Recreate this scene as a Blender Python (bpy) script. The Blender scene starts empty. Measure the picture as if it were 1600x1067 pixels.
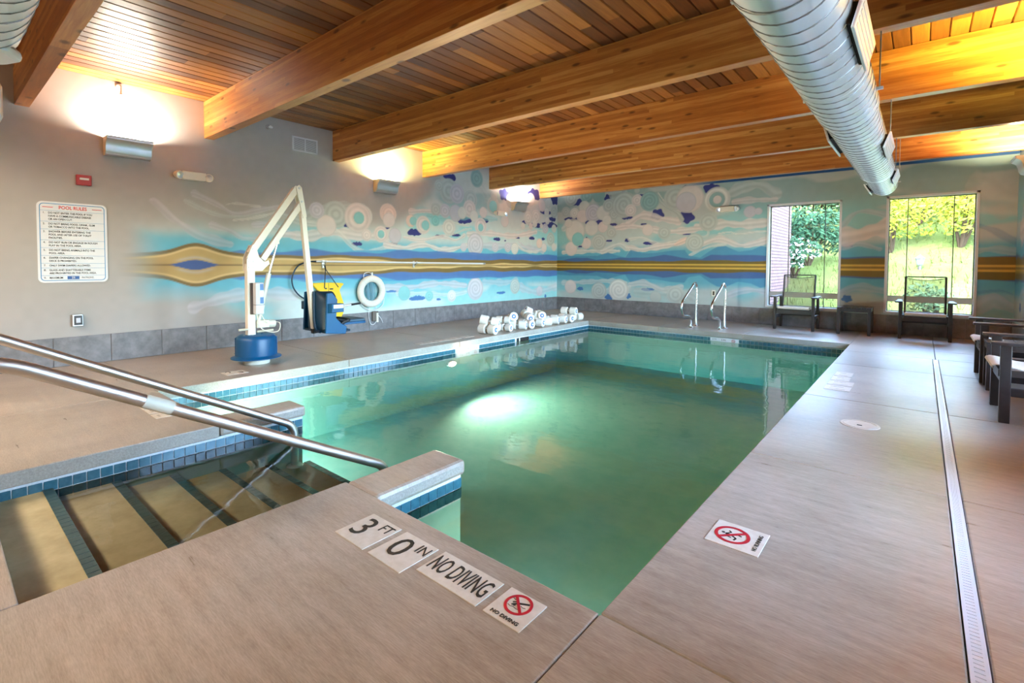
import bpy, bmesh, math, random
import numpy as np
from mathutils import Matrix, Vector, Euler
random.seed(7)
rng = np.random.RandomState(5)
S = bpy.context.scene
COL = S.collection

EXPOSURE = 1.28; SKY = 5.8; SUN = 1.0; UWL = 250; UWL2_ADDED = 130; UWL3_ADDED = 16; FILL = 62; FILL_C = (1, .88, .71)
WATER_C = (.24, .88, .95, 1); WATER_D = .30
SC = [((1, .92, .78), 38), ((.96, 1, .42), 50), ((1, .94, .88), 40), ((1, .86, .6), 60), ((.96, .92, .2), 130), ((1, .84, .5), 90), ((1, .88, .7), 60)]
# ------------------------------------------------------------------ camera
CAM_H = 1.15
cam_d = bpy.data.cameras.new('camera')
cam_d.sensor_fit = 'HORIZONTAL'; cam_d.sensor_width = 36.0
cam_d.lens = 17.2923; cam_d.shift_x = 0.0; cam_d.shift_y = -0.0595
cam_d.clip_start = 0.05; cam_d.clip_end = 300
cam = bpy.data.objects.new('camera', cam_d); COL.objects.link(cam)
yaw, pit, rol = .6946, -.0331, .0048
cy_, sy_, cp_, sp_, cr_, sr_ = math.cos(yaw), math.sin(yaw), math.cos(pit), math.sin(pit), math.cos(rol), math.sin(rol)
fwd = Vector((-sy_*cp_, cy_*cp_, sp_)); rgt = Vector((cy_, sy_, 0)); upv = rgt.cross(fwd)
r2 = rgt*cr_ + upv*sr_; u2 = -rgt*sr_ + upv*cr_
cam.matrix_world = Matrix(((r2.x, u2.x, -fwd.x, 0), (r2.y, u2.y, -fwd.y, 0), (r2.z, u2.z, -fwd.z, CAM_H), (0, 0, 0, 1)))
S.camera = cam

# ------------------------------------------------------------------ world, sun, lights, exposure
S.view_settings.view_transform = 'Standard'; S.view_settings.look = 'None'
S.view_settings.gamma = 1.0; S.view_settings.use_curve_mapping = False
S.view_settings.exposure = EXPOSURE
S.cycles.max_bounces = 10; S.cycles.diffuse_bounces = 5; S.cycles.glossy_bounces = 4
S.cycles.transparent_max_bounces = 12; S.cycles.volume_bounces = 0
S.cycles.sample_clamp_indirect = 6.0; S.cycles.caustics_reflective = False; S.cycles.caustics_refractive = False
w = bpy.data.worlds.new('sky'); S.world = w; w.use_nodes = True
wn = w.node_tree; wn.nodes.clear()
wo = wn.nodes.new('ShaderNodeOutputWorld'); wb = wn.nodes.new('ShaderNodeBackground'); ws = wn.nodes.new('ShaderNodeTexSky')
ws.sky_type = 'NISHITA'; ws.sun_disc = False; ws.sun_elevation = math.radians(50); ws.sun_rotation = math.radians(200)
ws.air_density = 1.0; ws.dust_density = 1.0; ws.ozone_density = 2.0
wb.inputs['Strength'].default_value = SKY
wn.links.new(ws.outputs[0], wb.inputs[0]); wn.links.new(wb.outputs[0], wo.inputs[0])
sun_d = bpy.data.lights.new('sun', 'SUN'); sun_d.energy = SUN; sun_d.angle = math.radians(1.0); sun_d.color = (1.0, .95, .86)
sun = bpy.data.objects.new('sun', sun_d); COL.objects.link(sun)
sun.rotation_euler = Vector((.35, .60, -.80)).to_track_quat('-Z', 'Y').to_euler(); sun.location = (-3, -8, 14)

def area(name, loc, direction, sx, sy, power, color=(1, 1, 1), portal=False, spread=None):
    d = bpy.data.lights.new(name, 'AREA'); d.shape = 'RECTANGLE'; d.size = sx; d.size_y = sy; d.energy = power; d.color = color
    if portal: d.cycles.is_portal = True
    if spread: d.spread = spread
    o = bpy.data.objects.new(name, d); COL.objects.link(o); o.location = loc
    o.rotation_euler = Vector(direction).to_track_quat('-Z', 'Y').to_euler()
    return o
FILLS = [(-5.8, -2.0), (-3.2, -2.4)]
XL, XR, YF, YN, ZC = -7.258, 1.08, 10.53, -3.6, 3.25
WINS = [(-2.33, -1.12, .345, 2.33), (-.49, .665, .345, 2.33)]            # far wall windows x0 x1 z0 z1
SIDE = [(2.0, 3.6, .345, 2.33), (4.4, 6.2, .345, 2.33), (7.0, 8.8, .345, 2.33)]  # right wall windows y0 y1 z0 z1
for x0, x1, z0, z1 in WINS:
    area('window_portal', ((x0+x1)/2, YF+.17, (z0+z1)/2), (0, -1, 0), x1-x0, z1-z0, 1, portal=True)
for y0, y1, z0, z1 in SIDE:
    a_ = area('window_portal', (XR+.17, (y0+y1)/2, (z0+z1)/2), (-1, 0, 0), y1-y0, z1-z0, 1, portal=True)
    a_.data.size, a_.data.size_y = y1-y0, z1-z0

for fx, fy in FILLS:   # unseen fill lights added behind the camera, no fixtures there
    area('added_fill_light', (fx, fy, 3.10), (0, .35, -1), 1.2, .6, FILL, FILL_C)
# ------------------------------------------------------------------ helpers
def lin(c):
    return tuple(((v/255.)/12.92 if v/255. <= .04045 else ((v/255.+.055)/1.055)**2.4) for v in c)
class MB:
    def __init__(s): s.v = []; s.f = []; s.m = []
    def add(s, vs, fs, mi=0, M=None):
        b = len(s.v)
        for p in vs:
            p = Vector(p)
            if M is not None: p = M @ p
            s.v.append(tuple(p))
        for f in fs: s.f.append([b+i for i in f]); s.m.append(mi)
        return s
    def box(s, x0, x1, y0, y1, z0, z1, mi=0, M=None, side=None):
        vs = [(x0,y0,z0),(x1,y0,z0),(x1,y1,z0),(x0,y1,z0),(x0,y0,z1),(x1,y0,z1),(x1,y1,z1),(x0,y1,z1)]
        fs = [(0,3,2,1),(4,5,6,7),(0,1,5,4),(1,2,6,5),(2,3,7,6),(3,0,4,7)]
        b = len(s.f); s.add(vs, fs, mi, M)
        if side is not None:
            for k in (0,2,3,4,5): s.m[b+k] = side
        return s
    def cbox(s, c, d, mi=0, M=None):
        return s.box(c[0]-d[0]/2, c[0]+d[0]/2, c[1]-d[1]/2, c[1]+d[1]/2, c[2]-d[2]/2, c[2]+d[2]/2, mi, M)
    def bar(s, a, b, wx, wz, mi=0, up=(0,0,1)):
        a = Vector(a); b = Vector(b); d = b-a; L = d.length; d.normalize(); u = Vector(up)
        x = d.cross(u)
        if x.length < 1e-4: x = d.cross(Vector((1,0,0)))
        x.normalize(); z = x.cross(d)
        M = Matrix(((x.x,d.x,z.x,a.x),(x.y,d.y,z.y,a.y),(x.z,d.z,z.z,a.z),(0,0,0,1)))
        return s.box(-wx/2, wx/2, 0, L, -wz/2, wz/2, mi, M)
    def prism(s, pts, h0, h1, axis='z', mi=0, M=None):
        n = len(pts)
        def P(p, h): return {'z': (p[0],p[1],h), 'x': (h,p[0],p[1]), 'y': (p[0],h,p[1])}[axis]
        vs = [P(p,h0) for p in pts]+[P(p,h1) for p in pts]
        fs = [list(range(n))[::-1], list(range(n,2*n))]+[(i,(i+1)%n,n+(i+1)%n,n+i) for i in range(n)]
        return s.add(vs, fs, mi, M)
    def tube(s, pts, r, n=10, mi=0, caps=True, closed=False):
        pts = [Vector(p) for p in pts]; N = len(pts); rr = r if hasattr(r,'__len__') else [r]*N
        t0 = (pts[1]-pts[0]).normalized(); u = t0.orthogonal().normalized(); vs = []
        for i,p in enumerate(pts):
            if closed: t = (pts[(i+1)%N]-pts[i-1]).normalized()
            else: t = (pts[min(i+1,N-1)]-pts[max(i-1,0)]).normalized()
            u = (u-t*u.dot(t)); u.normalize(); v = t.cross(u)
            for k in range(n):
                a = 2*math.pi*k/n; vs.append(p+(u*math.cos(a)+v*math.sin(a))*rr[i])
        fs = []
        for i in range(N if closed else N-1):
            j = (i+1)%N
            for k in range(n): fs.append((i*n+k, i*n+(k+1)%n, j*n+(k+1)%n, j*n+k))
        if caps and not closed:
            fs.append(tuple(range(n))[::-1]); fs.append(tuple(range((N-1)*n, N*n)))
        return s.add(vs, fs, mi)
    def lathe(s, prof, n=32, mi=0, M=None):
        vs = []
        for r,z in prof:
            for k in range(n):
                a = 2*math.pi*k/n; vs.append((r*math.cos(a), r*math.sin(a), z))
        fs = []
        for i in range(len(prof)-1):
            for k in range(n): fs.append((i*n+k, i*n+(k+1)%n, (i+1)*n+(k+1)%n, (i+1)*n+k))
        if prof[0][0] > 1e-5: fs.append(tuple(range(n))[::-1])
        if prof[-1][0] > 1e-5: fs.append(tuple(range((len(prof)-1)*n, len(prof)*n)))
        return s.add(vs, fs, mi, M)
    def cyl(s, a, b, r, n=16, mi=0): return s.tube([a,b], r, n, mi)
    def mesh(s, name, mats, off=(0,0,0), smooth=False, bevel=0):
        me = bpy.data.meshes.new(name)
        o = Vector(off); me.from_pydata([tuple(Vector(p)-o) for p in s.v], [], s.f)
        for m in (mats if isinstance(mats,(list,tuple)) else [mats]): me.materials.append(m)
        me.polygons.foreach_set('material_index', s.m)
        bm = bmesh.new(); bm.from_mesh(me)
        bmesh.ops.recalc_face_normals(bm, faces=bm.faces)
        if bevel:
            es = [e for e in bm.edges if len(e.link_faces)==2 and e.calc_face_angle(0) > .6]
            bmesh.ops.bevel(bm, geom=es, offset=bevel, segments=2, profile=.5, affect='EDGES')
        bm.to_mesh(me); bm.free()
        if smooth:
            me.polygons.foreach_set('use_smooth', [True]*len(me.polygons))
            try: me.set_sharp_from_angle(angle=math.radians(40))
            except Exception: pass
        me.update(); return me
    def build(s, name, mats, parent=None, smooth=False, bevel=0, loc=None):
        off = (0,0,0)
        if parent is not None and loc is None: off = world_loc(parent)
        if loc is not None: off = loc
        o = bpy.data.objects.new(name, s.mesh(name, mats, off, smooth, bevel)); COL.objects.link(o)
        if parent is not None:
            o.parent = parent
            if loc is not None: o.location = Vector(loc)-world_loc(parent)
        elif loc is not None: o.location = loc
        return o
def world_loc(o):
    v = Vector(o.location)
    while o.parent is not None: o = o.parent; v += Vector(o.location)
    return v
def smooth_path(pts, k=6, closed=False):
    P = [Vector(p) for p in pts]; out = []; N = len(P)
    for i in range(N if closed else N-1):
        if closed: p0,p1,p2,p3 = P[i-1],P[i],P[(i+1)%N],P[(i+2)%N]
        else: p0,p1,p2,p3 = P[max(i-1,0)],P[i],P[i+1],P[min(i+2,N-1)]
        for j in range(k):
            t = j/k
            out.append(.5*((2*p1)+(-p0+p2)*t+(2*p0-5*p1+4*p2-p3)*t*t+(-p0+3*p1-3*p2+p3)*t**3))
    if not closed: out.append(P[-1])
    return out
def fillet(pts, r, k=6):
    P = [Vector(p) for p in pts]; out = [P[0]]
    for i in range(1, len(P)-1):
        a = (P[i-1]-P[i]); b = (P[i+1]-P[i]); rr = min(r, a.length*.48, b.length*.48)
        p0 = P[i]+a.normalized()*rr; p1 = P[i]+b.normalized()*rr
        for j in range(k+1):
            t = j/k; out.append((1-t)**2*p0+2*t*(1-t)*P[i]+t*t*p1)
    out.append(P[-1]); return out
def thing(name, loc, label, cat, group=None):
    o = bpy.data.objects.new(name, None); COL.objects.link(o); o.location = loc; o.empty_display_size = .1
    return tag(o, label, cat, group)
def tag(o, label, cat, group=None, kind=None):
    if label: o['label'] = label
    if cat: o['category'] = cat
    if group: o['group'] = group
    if kind: o['kind'] = kind
    return o
def struct(o): o['kind'] = 'structure'; return o
def copy_tree(o, parent=None):
    c = o.copy(); COL.objects.link(c)
    if parent is not None: c.parent = parent
    for ch in list(o.children): copy_tree(ch, c)
    return c

# ------------------------------------------------------------------ materials
def mat(name, color, rough=.5, metal=0., coat=0., spec=None, emit=None, estr=0.):
    m = bpy.data.materials.new(name); m.use_nodes = True; b = m.node_tree.nodes['Principled BSDF']
    b.inputs['Base Color'].default_value = (*color, 1); b.inputs['Roughness'].default_value = rough
    b.inputs['Metallic'].default_value = metal; b.inputs['Coat Weight'].default_value = coat
    if spec is not None: b.inputs['Specular IOR Level'].default_value = spec
    if emit: b.inputs['Emission Color'].default_value = (*emit, 1); b.inputs['Emission Strength'].default_value = estr
    return m
class NT:
    def __init__(s, m): s.t = m.node_tree; s.n = s.t.nodes; s.l = s.t.links; s.b = s.n['Principled BSDF']
    def new(s, t, **k):
        n = s.n.new(t)
        for a, v in k.items(): setattr(n, a, v)
        return n
    def link(s, a, b): s.l.new(a, b)
    def pos(s, scale=(1,1,1), obj=False):
        if obj: c = s.new('ShaderNodeTexCoord').outputs['Object']
        else: c = s.new('ShaderNodeNewGeometry').outputs['Position']
        mp = s.new('ShaderNodeMapping'); mp.inputs['Scale'].default_value = scale; s.link(c, mp.inputs[0]); return mp.outputs[0]
    def noise(s, vec, scale, detail=4, rough=.6, dist=0):
        n = s.new('ShaderNodeTexNoise'); n.inputs['Scale'].default_value = scale; n.inputs['Detail'].default_value = detail
        n.inputs['Roughness'].default_value = rough; n.inputs['Distortion'].default_value = dist
        s.link(vec, n.inputs['Vector']); return n.outputs['Fac']
    def ramp(s, fac, stops):
        r = s.new('ShaderNodeValToRGB'); e = r.color_ramp.elements
        while len(e) < len(stops): e.new(.5)
        for i, (p, c) in enumerate(stops): e[i].position = p; e[i].color = (*c, 1) if len(c) == 3 else c
        s.link(fac, r.inputs[0]); return r.outputs[0]
    def mix(s, fac, a, b, mode='MIX'):
        n = s.new('ShaderNodeMix', data_type='RGBA', blend_type=mode)
        for inp, v in ((n.inputs[0], fac), (n.inputs[6], a), (n.inputs[7], b)):
            if isinstance(v, (int, float)): inp.default_value = v
            elif isinstance(v, tuple): inp.default_value = (*v, 1)
            else: s.link(v, inp)
        return n.outputs[2]
    def math(s, op, a, b=0.):
        n = s.new('ShaderNodeMath', operation=op)
        for i, v in enumerate((a, b)):
            if isinstance(v, (int, float)): n.inputs[i].default_value = v
            else: s.link(v, n.inputs[i])
        return n.outputs[0]
    def bump(s, h, strength=.2, dist=.01):
        b = s.new('ShaderNodeBump'); b.inputs['Strength'].default_value = strength; b.inputs['Distance'].default_value = dist
        s.link(h, b.inputs['Height']); s.link(b.outputs[0], s.b.inputs['Normal'])
    def col(s, c): s.link(c, s.b.inputs['Base Color'])

def deck_mat():
    m = mat('brushed_concrete', (.4,.35,.3), .42); t = NT(m)
    big = t.noise(t.pos(), 1.1, 5, .6, .4); streak = t.noise(t.pos((1.2, 9, 1)), 3.0, 4, .6); fine = t.noise(t.pos((6, 60, 1)), 4, 3, .7)
    c1 = t.ramp(big, [(.3, lin((128,112,92))), (.5, lin((162,147,128))), (.72, lin((188,175,158)))])
    c2 = t.mix(.35, c1, t.ramp(streak, [(.3, lin((120,100,80))), (.7, lin((205,190,175)))]))
    c3 = t.mix(.18, c2, t.ramp(fine, [(.35, lin((110,92,78))), (.65, lin((225,212,200)))]))
    t.col(c3)
    t.link(t.ramp(streak, [(.2, (.24,)*3), (.8, (.46,)*3)]), t.b.inputs['Roughness'])
    t.bump(t.mix(.5, fine, streak), .25, .003)
    t.b.inputs['Specular IOR Level'].default_value = .6
    return m
def side_mat():
    m = mat('coping_face_concrete', (.5,.48,.45), .7); t = NT(m)
    n = t.noise(t.pos(), 90, 3, .7); b = t.noise(t.pos(), 5, 3)
    t.col(t.mix(.4, t.ramp(n, [(.3, lin((138,130,120))), (.7, lin((184,176,164)))]), t.ramp(b, [(.3, lin((148,138,126))), (.7, lin((182,174,164)))])))
    t.bump(n, .3, .003); return m
def wood(name, axis, stops, lam=None, knots=True, coat=.35, rough=.38, perobj=False):
    m = mat(name, (.4,.2,.1), rough, coat=coat); t = NT(m); t.b.inputs['Coat Roughness'].default_value = .25
    sc = (.6, 9, 9) if axis == 'x' else (9, .6, 9)
    grain = t.noise(t.pos(sc), 4.0, 5, .65, .6)
    geo = t.new('ShaderNodeNewGeometry'); sep = t.new('ShaderNodeSeparateXYZ'); t.link(geo.outputs['Position'], sep.inputs[0])
    if lam:
        zi = t.math('FLOOR', t.math('DIVIDE', sep.outputs['Z'], lam)); yi = t.math('FLOOR', t.math('DIVIDE', sep.outputs['Y'], .9))
        row = t.math('ADD', zi, t.math('MULTIPLY', yi, 31.7))
        wn1 = t.new('ShaderNodeTexWhiteNoise', noise_dimensions='1D'); t.link(row, wn1.inputs['W'])
        xi = t.math('FLOOR', t.math('ADD', t.math('DIVIDE', sep.outputs['X'], 3.4), t.math('MULTIPLY', wn1.outputs['Value'], 7)))
        wn2 = t.new('ShaderNodeTexWhiteNoise', noise_dimensions='1D'); t.link(t.math('ADD', row, t.math('MULTIPLY', xi, 3.17)), wn2.inputs['W'])
        idv = wn2.outputs['Value']
    else:
        oi = t.new('ShaderNodeObjectInfo')
        seg = t.math('FLOOR', t.math('ADD', t.math('DIVIDE', sep.outputs['Y'], 2.1), t.math('MULTIPLY', oi.outputs['Random'], 9)))
        wn2 = t.new('ShaderNodeTexWhiteNoise', noise_dimensions='1D'); t.link(t.math('ADD', t.math('MULTIPLY', oi.outputs['Random'], 50), seg), wn2.inputs['W'])
        idv = wn2.outputs['Value']
    f = t.math('ADD', t.math('MULTIPLY', idv, .45 if lam else .55), t.math('MULTIPLY', grain, .8 if lam else .5))
    c = t.ramp(f, stops)
    if knots:
        v = t.new('ShaderNodeTexVoronoi'); v.inputs['Scale'].default_value = 1.0
        t.link(t.pos((3.2, 5, 10) if axis == 'x' else (6, 1.4, 3)), v.inputs['Vector'])
        k = t.ramp(v.outputs['Distance'], [(.10, (0,0,0)), (.20, (1,1,1))])
        c = t.mix(t.math('MULTIPLY', t.math('SUBTRACT', 1, k), .75), c, lin((70,35,14)))
    t.col(c); t.bump(grain, .12, .003)
    return m
def metal(name, c, rough=.3):
    m = mat(name, c, rough, 1.0); t = NT(m); n = t.noise(t.pos((1,1,1)), 14, 3)
    t.link(t.ramp(n, [(.3, (rough*.95,)*3), (.7, (rough*1.05,)*3)]), t.b.inputs['Roughness']); return m
def speckle(name, c1, c2, scale=30, rough=.6, bump=.1, coat=0, spec=None):
    m = mat(name, c1, rough, coat=coat, spec=spec); t = NT(m); n = t.noise(t.pos(), scale, 4, .65)
    t.col(t.ramp(n, [(.3, c1), (.7, c2)]))
    if bump: t.bump(n, bump, .002)
    return m
DECK = deck_mat(); SIDEM = side_mat()
BEAM = wood('glulam_wood', 'x', [(.1, lin((112,62,26))), (.35, lin((150,88,38))), (.6, lin((174,108,48))), (.9, lin((204,146,76)))], lam=.0385)
PLANK = wood('ceiling_plank_wood', 'y', [(.15, lin((62,30,12))), (.4, lin((104,56,22))), (.6, lin((130,76,30))), (.85, lin((168,108,50)))], knots=False, rough=.4, coat=.22)
DARK = mat('dark_gap', (.015,.012,.01), .9)
GROUT = speckle('white_grout', lin((205,208,212)), lin((228,230,232)), 60, .7)
def tile_mat():
    m = mat('blue_glazed_tile', lin((62,112,136)), .15, coat=.3); t = NT(m); oi = t.new('ShaderNodeObjectInfo')
    n = t.noise(t.pos(), 25, 4)
    c = t.mix(t.math('MULTIPLY', oi.outputs['Random'], .5), t.ramp(n, [(.3, lin((40,84,98))), (.7, lin((66,112,126)))]), lin((60,110,126)))
    t.col(c); return m
TILE = tile_mat()
NOSE = speckle('dark_green_nosing_tile', lin((36,62,62)), lin((54,82,80)), 40, .35)
PLASTER = speckle('pool_plaster', lin((158,212,206)), lin((178,222,214)), 5, .8, .05)
STEPM = speckle('stair_plaster', lin((164,148,108)), lin((192,176,134)), 6, .8, .15)
WBASE = speckle('grey_slate_tile', lin((104,100,100)), lin((138,134,134)), 9, .45, .08)
PAINTW = mat('wall_primer', lin((165,158,150)), .7)
WHITE = mat('white_paint_frame', lin((225,226,228)), .35)
STEEL = metal('brushed_stainless', (.66,.61,.57), .40)
CHROME = metal('polished_stainless', (.82,.84,.86), .16)
GALV = metal('galvanised_duct', (.80,.84,.84), .42)
GALV_D = metal('duct_seam', (.26,.27,.27), .5)
SILVER = metal('brushed_aluminium', (.66,.66,.67), .42)
CREAM = mat('cream_plastic', lin((232,226,208)), .45)
BEIGE = mat('beige_lamp_side', lin((214,205,180)), .55)
BROWN = speckle('dark_bronze_frame', lin((42,35,34)), lin((52,44,43)), 20, .4, .03)
def sling_mat(name, c, alpha):
    m = mat(name, c, .7); t = NT(m); tr = t.new('ShaderNodeBsdfTransparent'); mx = t.new('ShaderNodeMixShader')
    out = [n for n in t.n if n.type == 'OUTPUT_MATERIAL'][0]
    mx.inputs[0].default_value = alpha; t.link(tr.outputs[0], mx.inputs[1]); t.link(t.b.outputs[0], mx.inputs[2]); t.link(mx.outputs[0], out.inputs[0])
    return m
SLING = sling_mat('mesh_sling', lin((150,140,110)), .55)
SLINGS = speckle('beige_sling_seat', lin((206,196,178)), lin((222,212,196)), 80, .7)
TILEW = speckle('cream_sign_tile', lin((208,195,176)), lin((222,211,196)), 25, .5)
INK = mat('sign_black', lin((52,46,38)), .6)
RED = mat('sign_red', lin((186,28,44)), .5)
SIGNW = mat('sign_white', lin((228,228,230)), .4)
SIGNB = mat('sign_blue', lin((70,140,190)), .4)
SIGNBB = mat('sign_solid_blue', lin((16,76,150)), .4)
SIGNR = mat('sign_title_red', lin((214,60,62)), .5)
BLUEP = mat('royal_blue_plastic', lin((0,78,124)), .38)
BLUED = mat('dark_blue_plastic', lin((4,42,64)), .4)
LIFTW = mat('white_powder_coat', lin((236,228,214)), .35)
BLACK = mat('black_rubber', (.012,.012,.014), .5)
YELLOW = mat('yellow_foam', lin((250,204,22)), .55)
FOAM = speckle('white_foam', lin((226,220,206)), lin((238,234,224)), 60, .75)
BLUEF = mat('blue_hub', lin((62,104,164)), .5)
REDP = mat('red_plastic', lin((170,28,30)), .4)
LENS = mat('clear_lens', (.85,.86,.88), .12, 0.6)
BRICK = None
def brick_mat():
    m = mat('pink_brick', (.5,.4,.38), 1.0, spec=0); t = NT(m); b = t.new('ShaderNodeTexBrick')
    mp = t.new('ShaderNodeMapping'); g = t.new('ShaderNodeNewGeometry'); sp = t.new('ShaderNodeSeparateXYZ'); cb = t.new('ShaderNodeCombineXYZ')
    t.link(g.outputs['Position'], sp.inputs[0]); t.link(t.math('ADD', sp.outputs['Y'], sp.outputs['X']), cb.inputs['X']); t.link(sp.outputs['Z'], cb.inputs['Y'])
    t.link(cb.outputs[0], b.inputs['Vector']); b.inputs['Scale'].default_value = 1
    b.inputs['Brick Width'].default_value = .22; b.inputs['Row Height'].default_value = .085; b.inputs['Mortar Size'].default_value = .012
    b.inputs['Color1'].default_value = (*lin((112,86,80)), 1); b.inputs['Color2'].default_value = (*lin((98,74,70)), 1); b.inputs['Mortar'].default_value = (*lin((62,52,50)), 1)
    t.col(b.outputs[0]); return m
BRICK = brick_mat()
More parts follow.
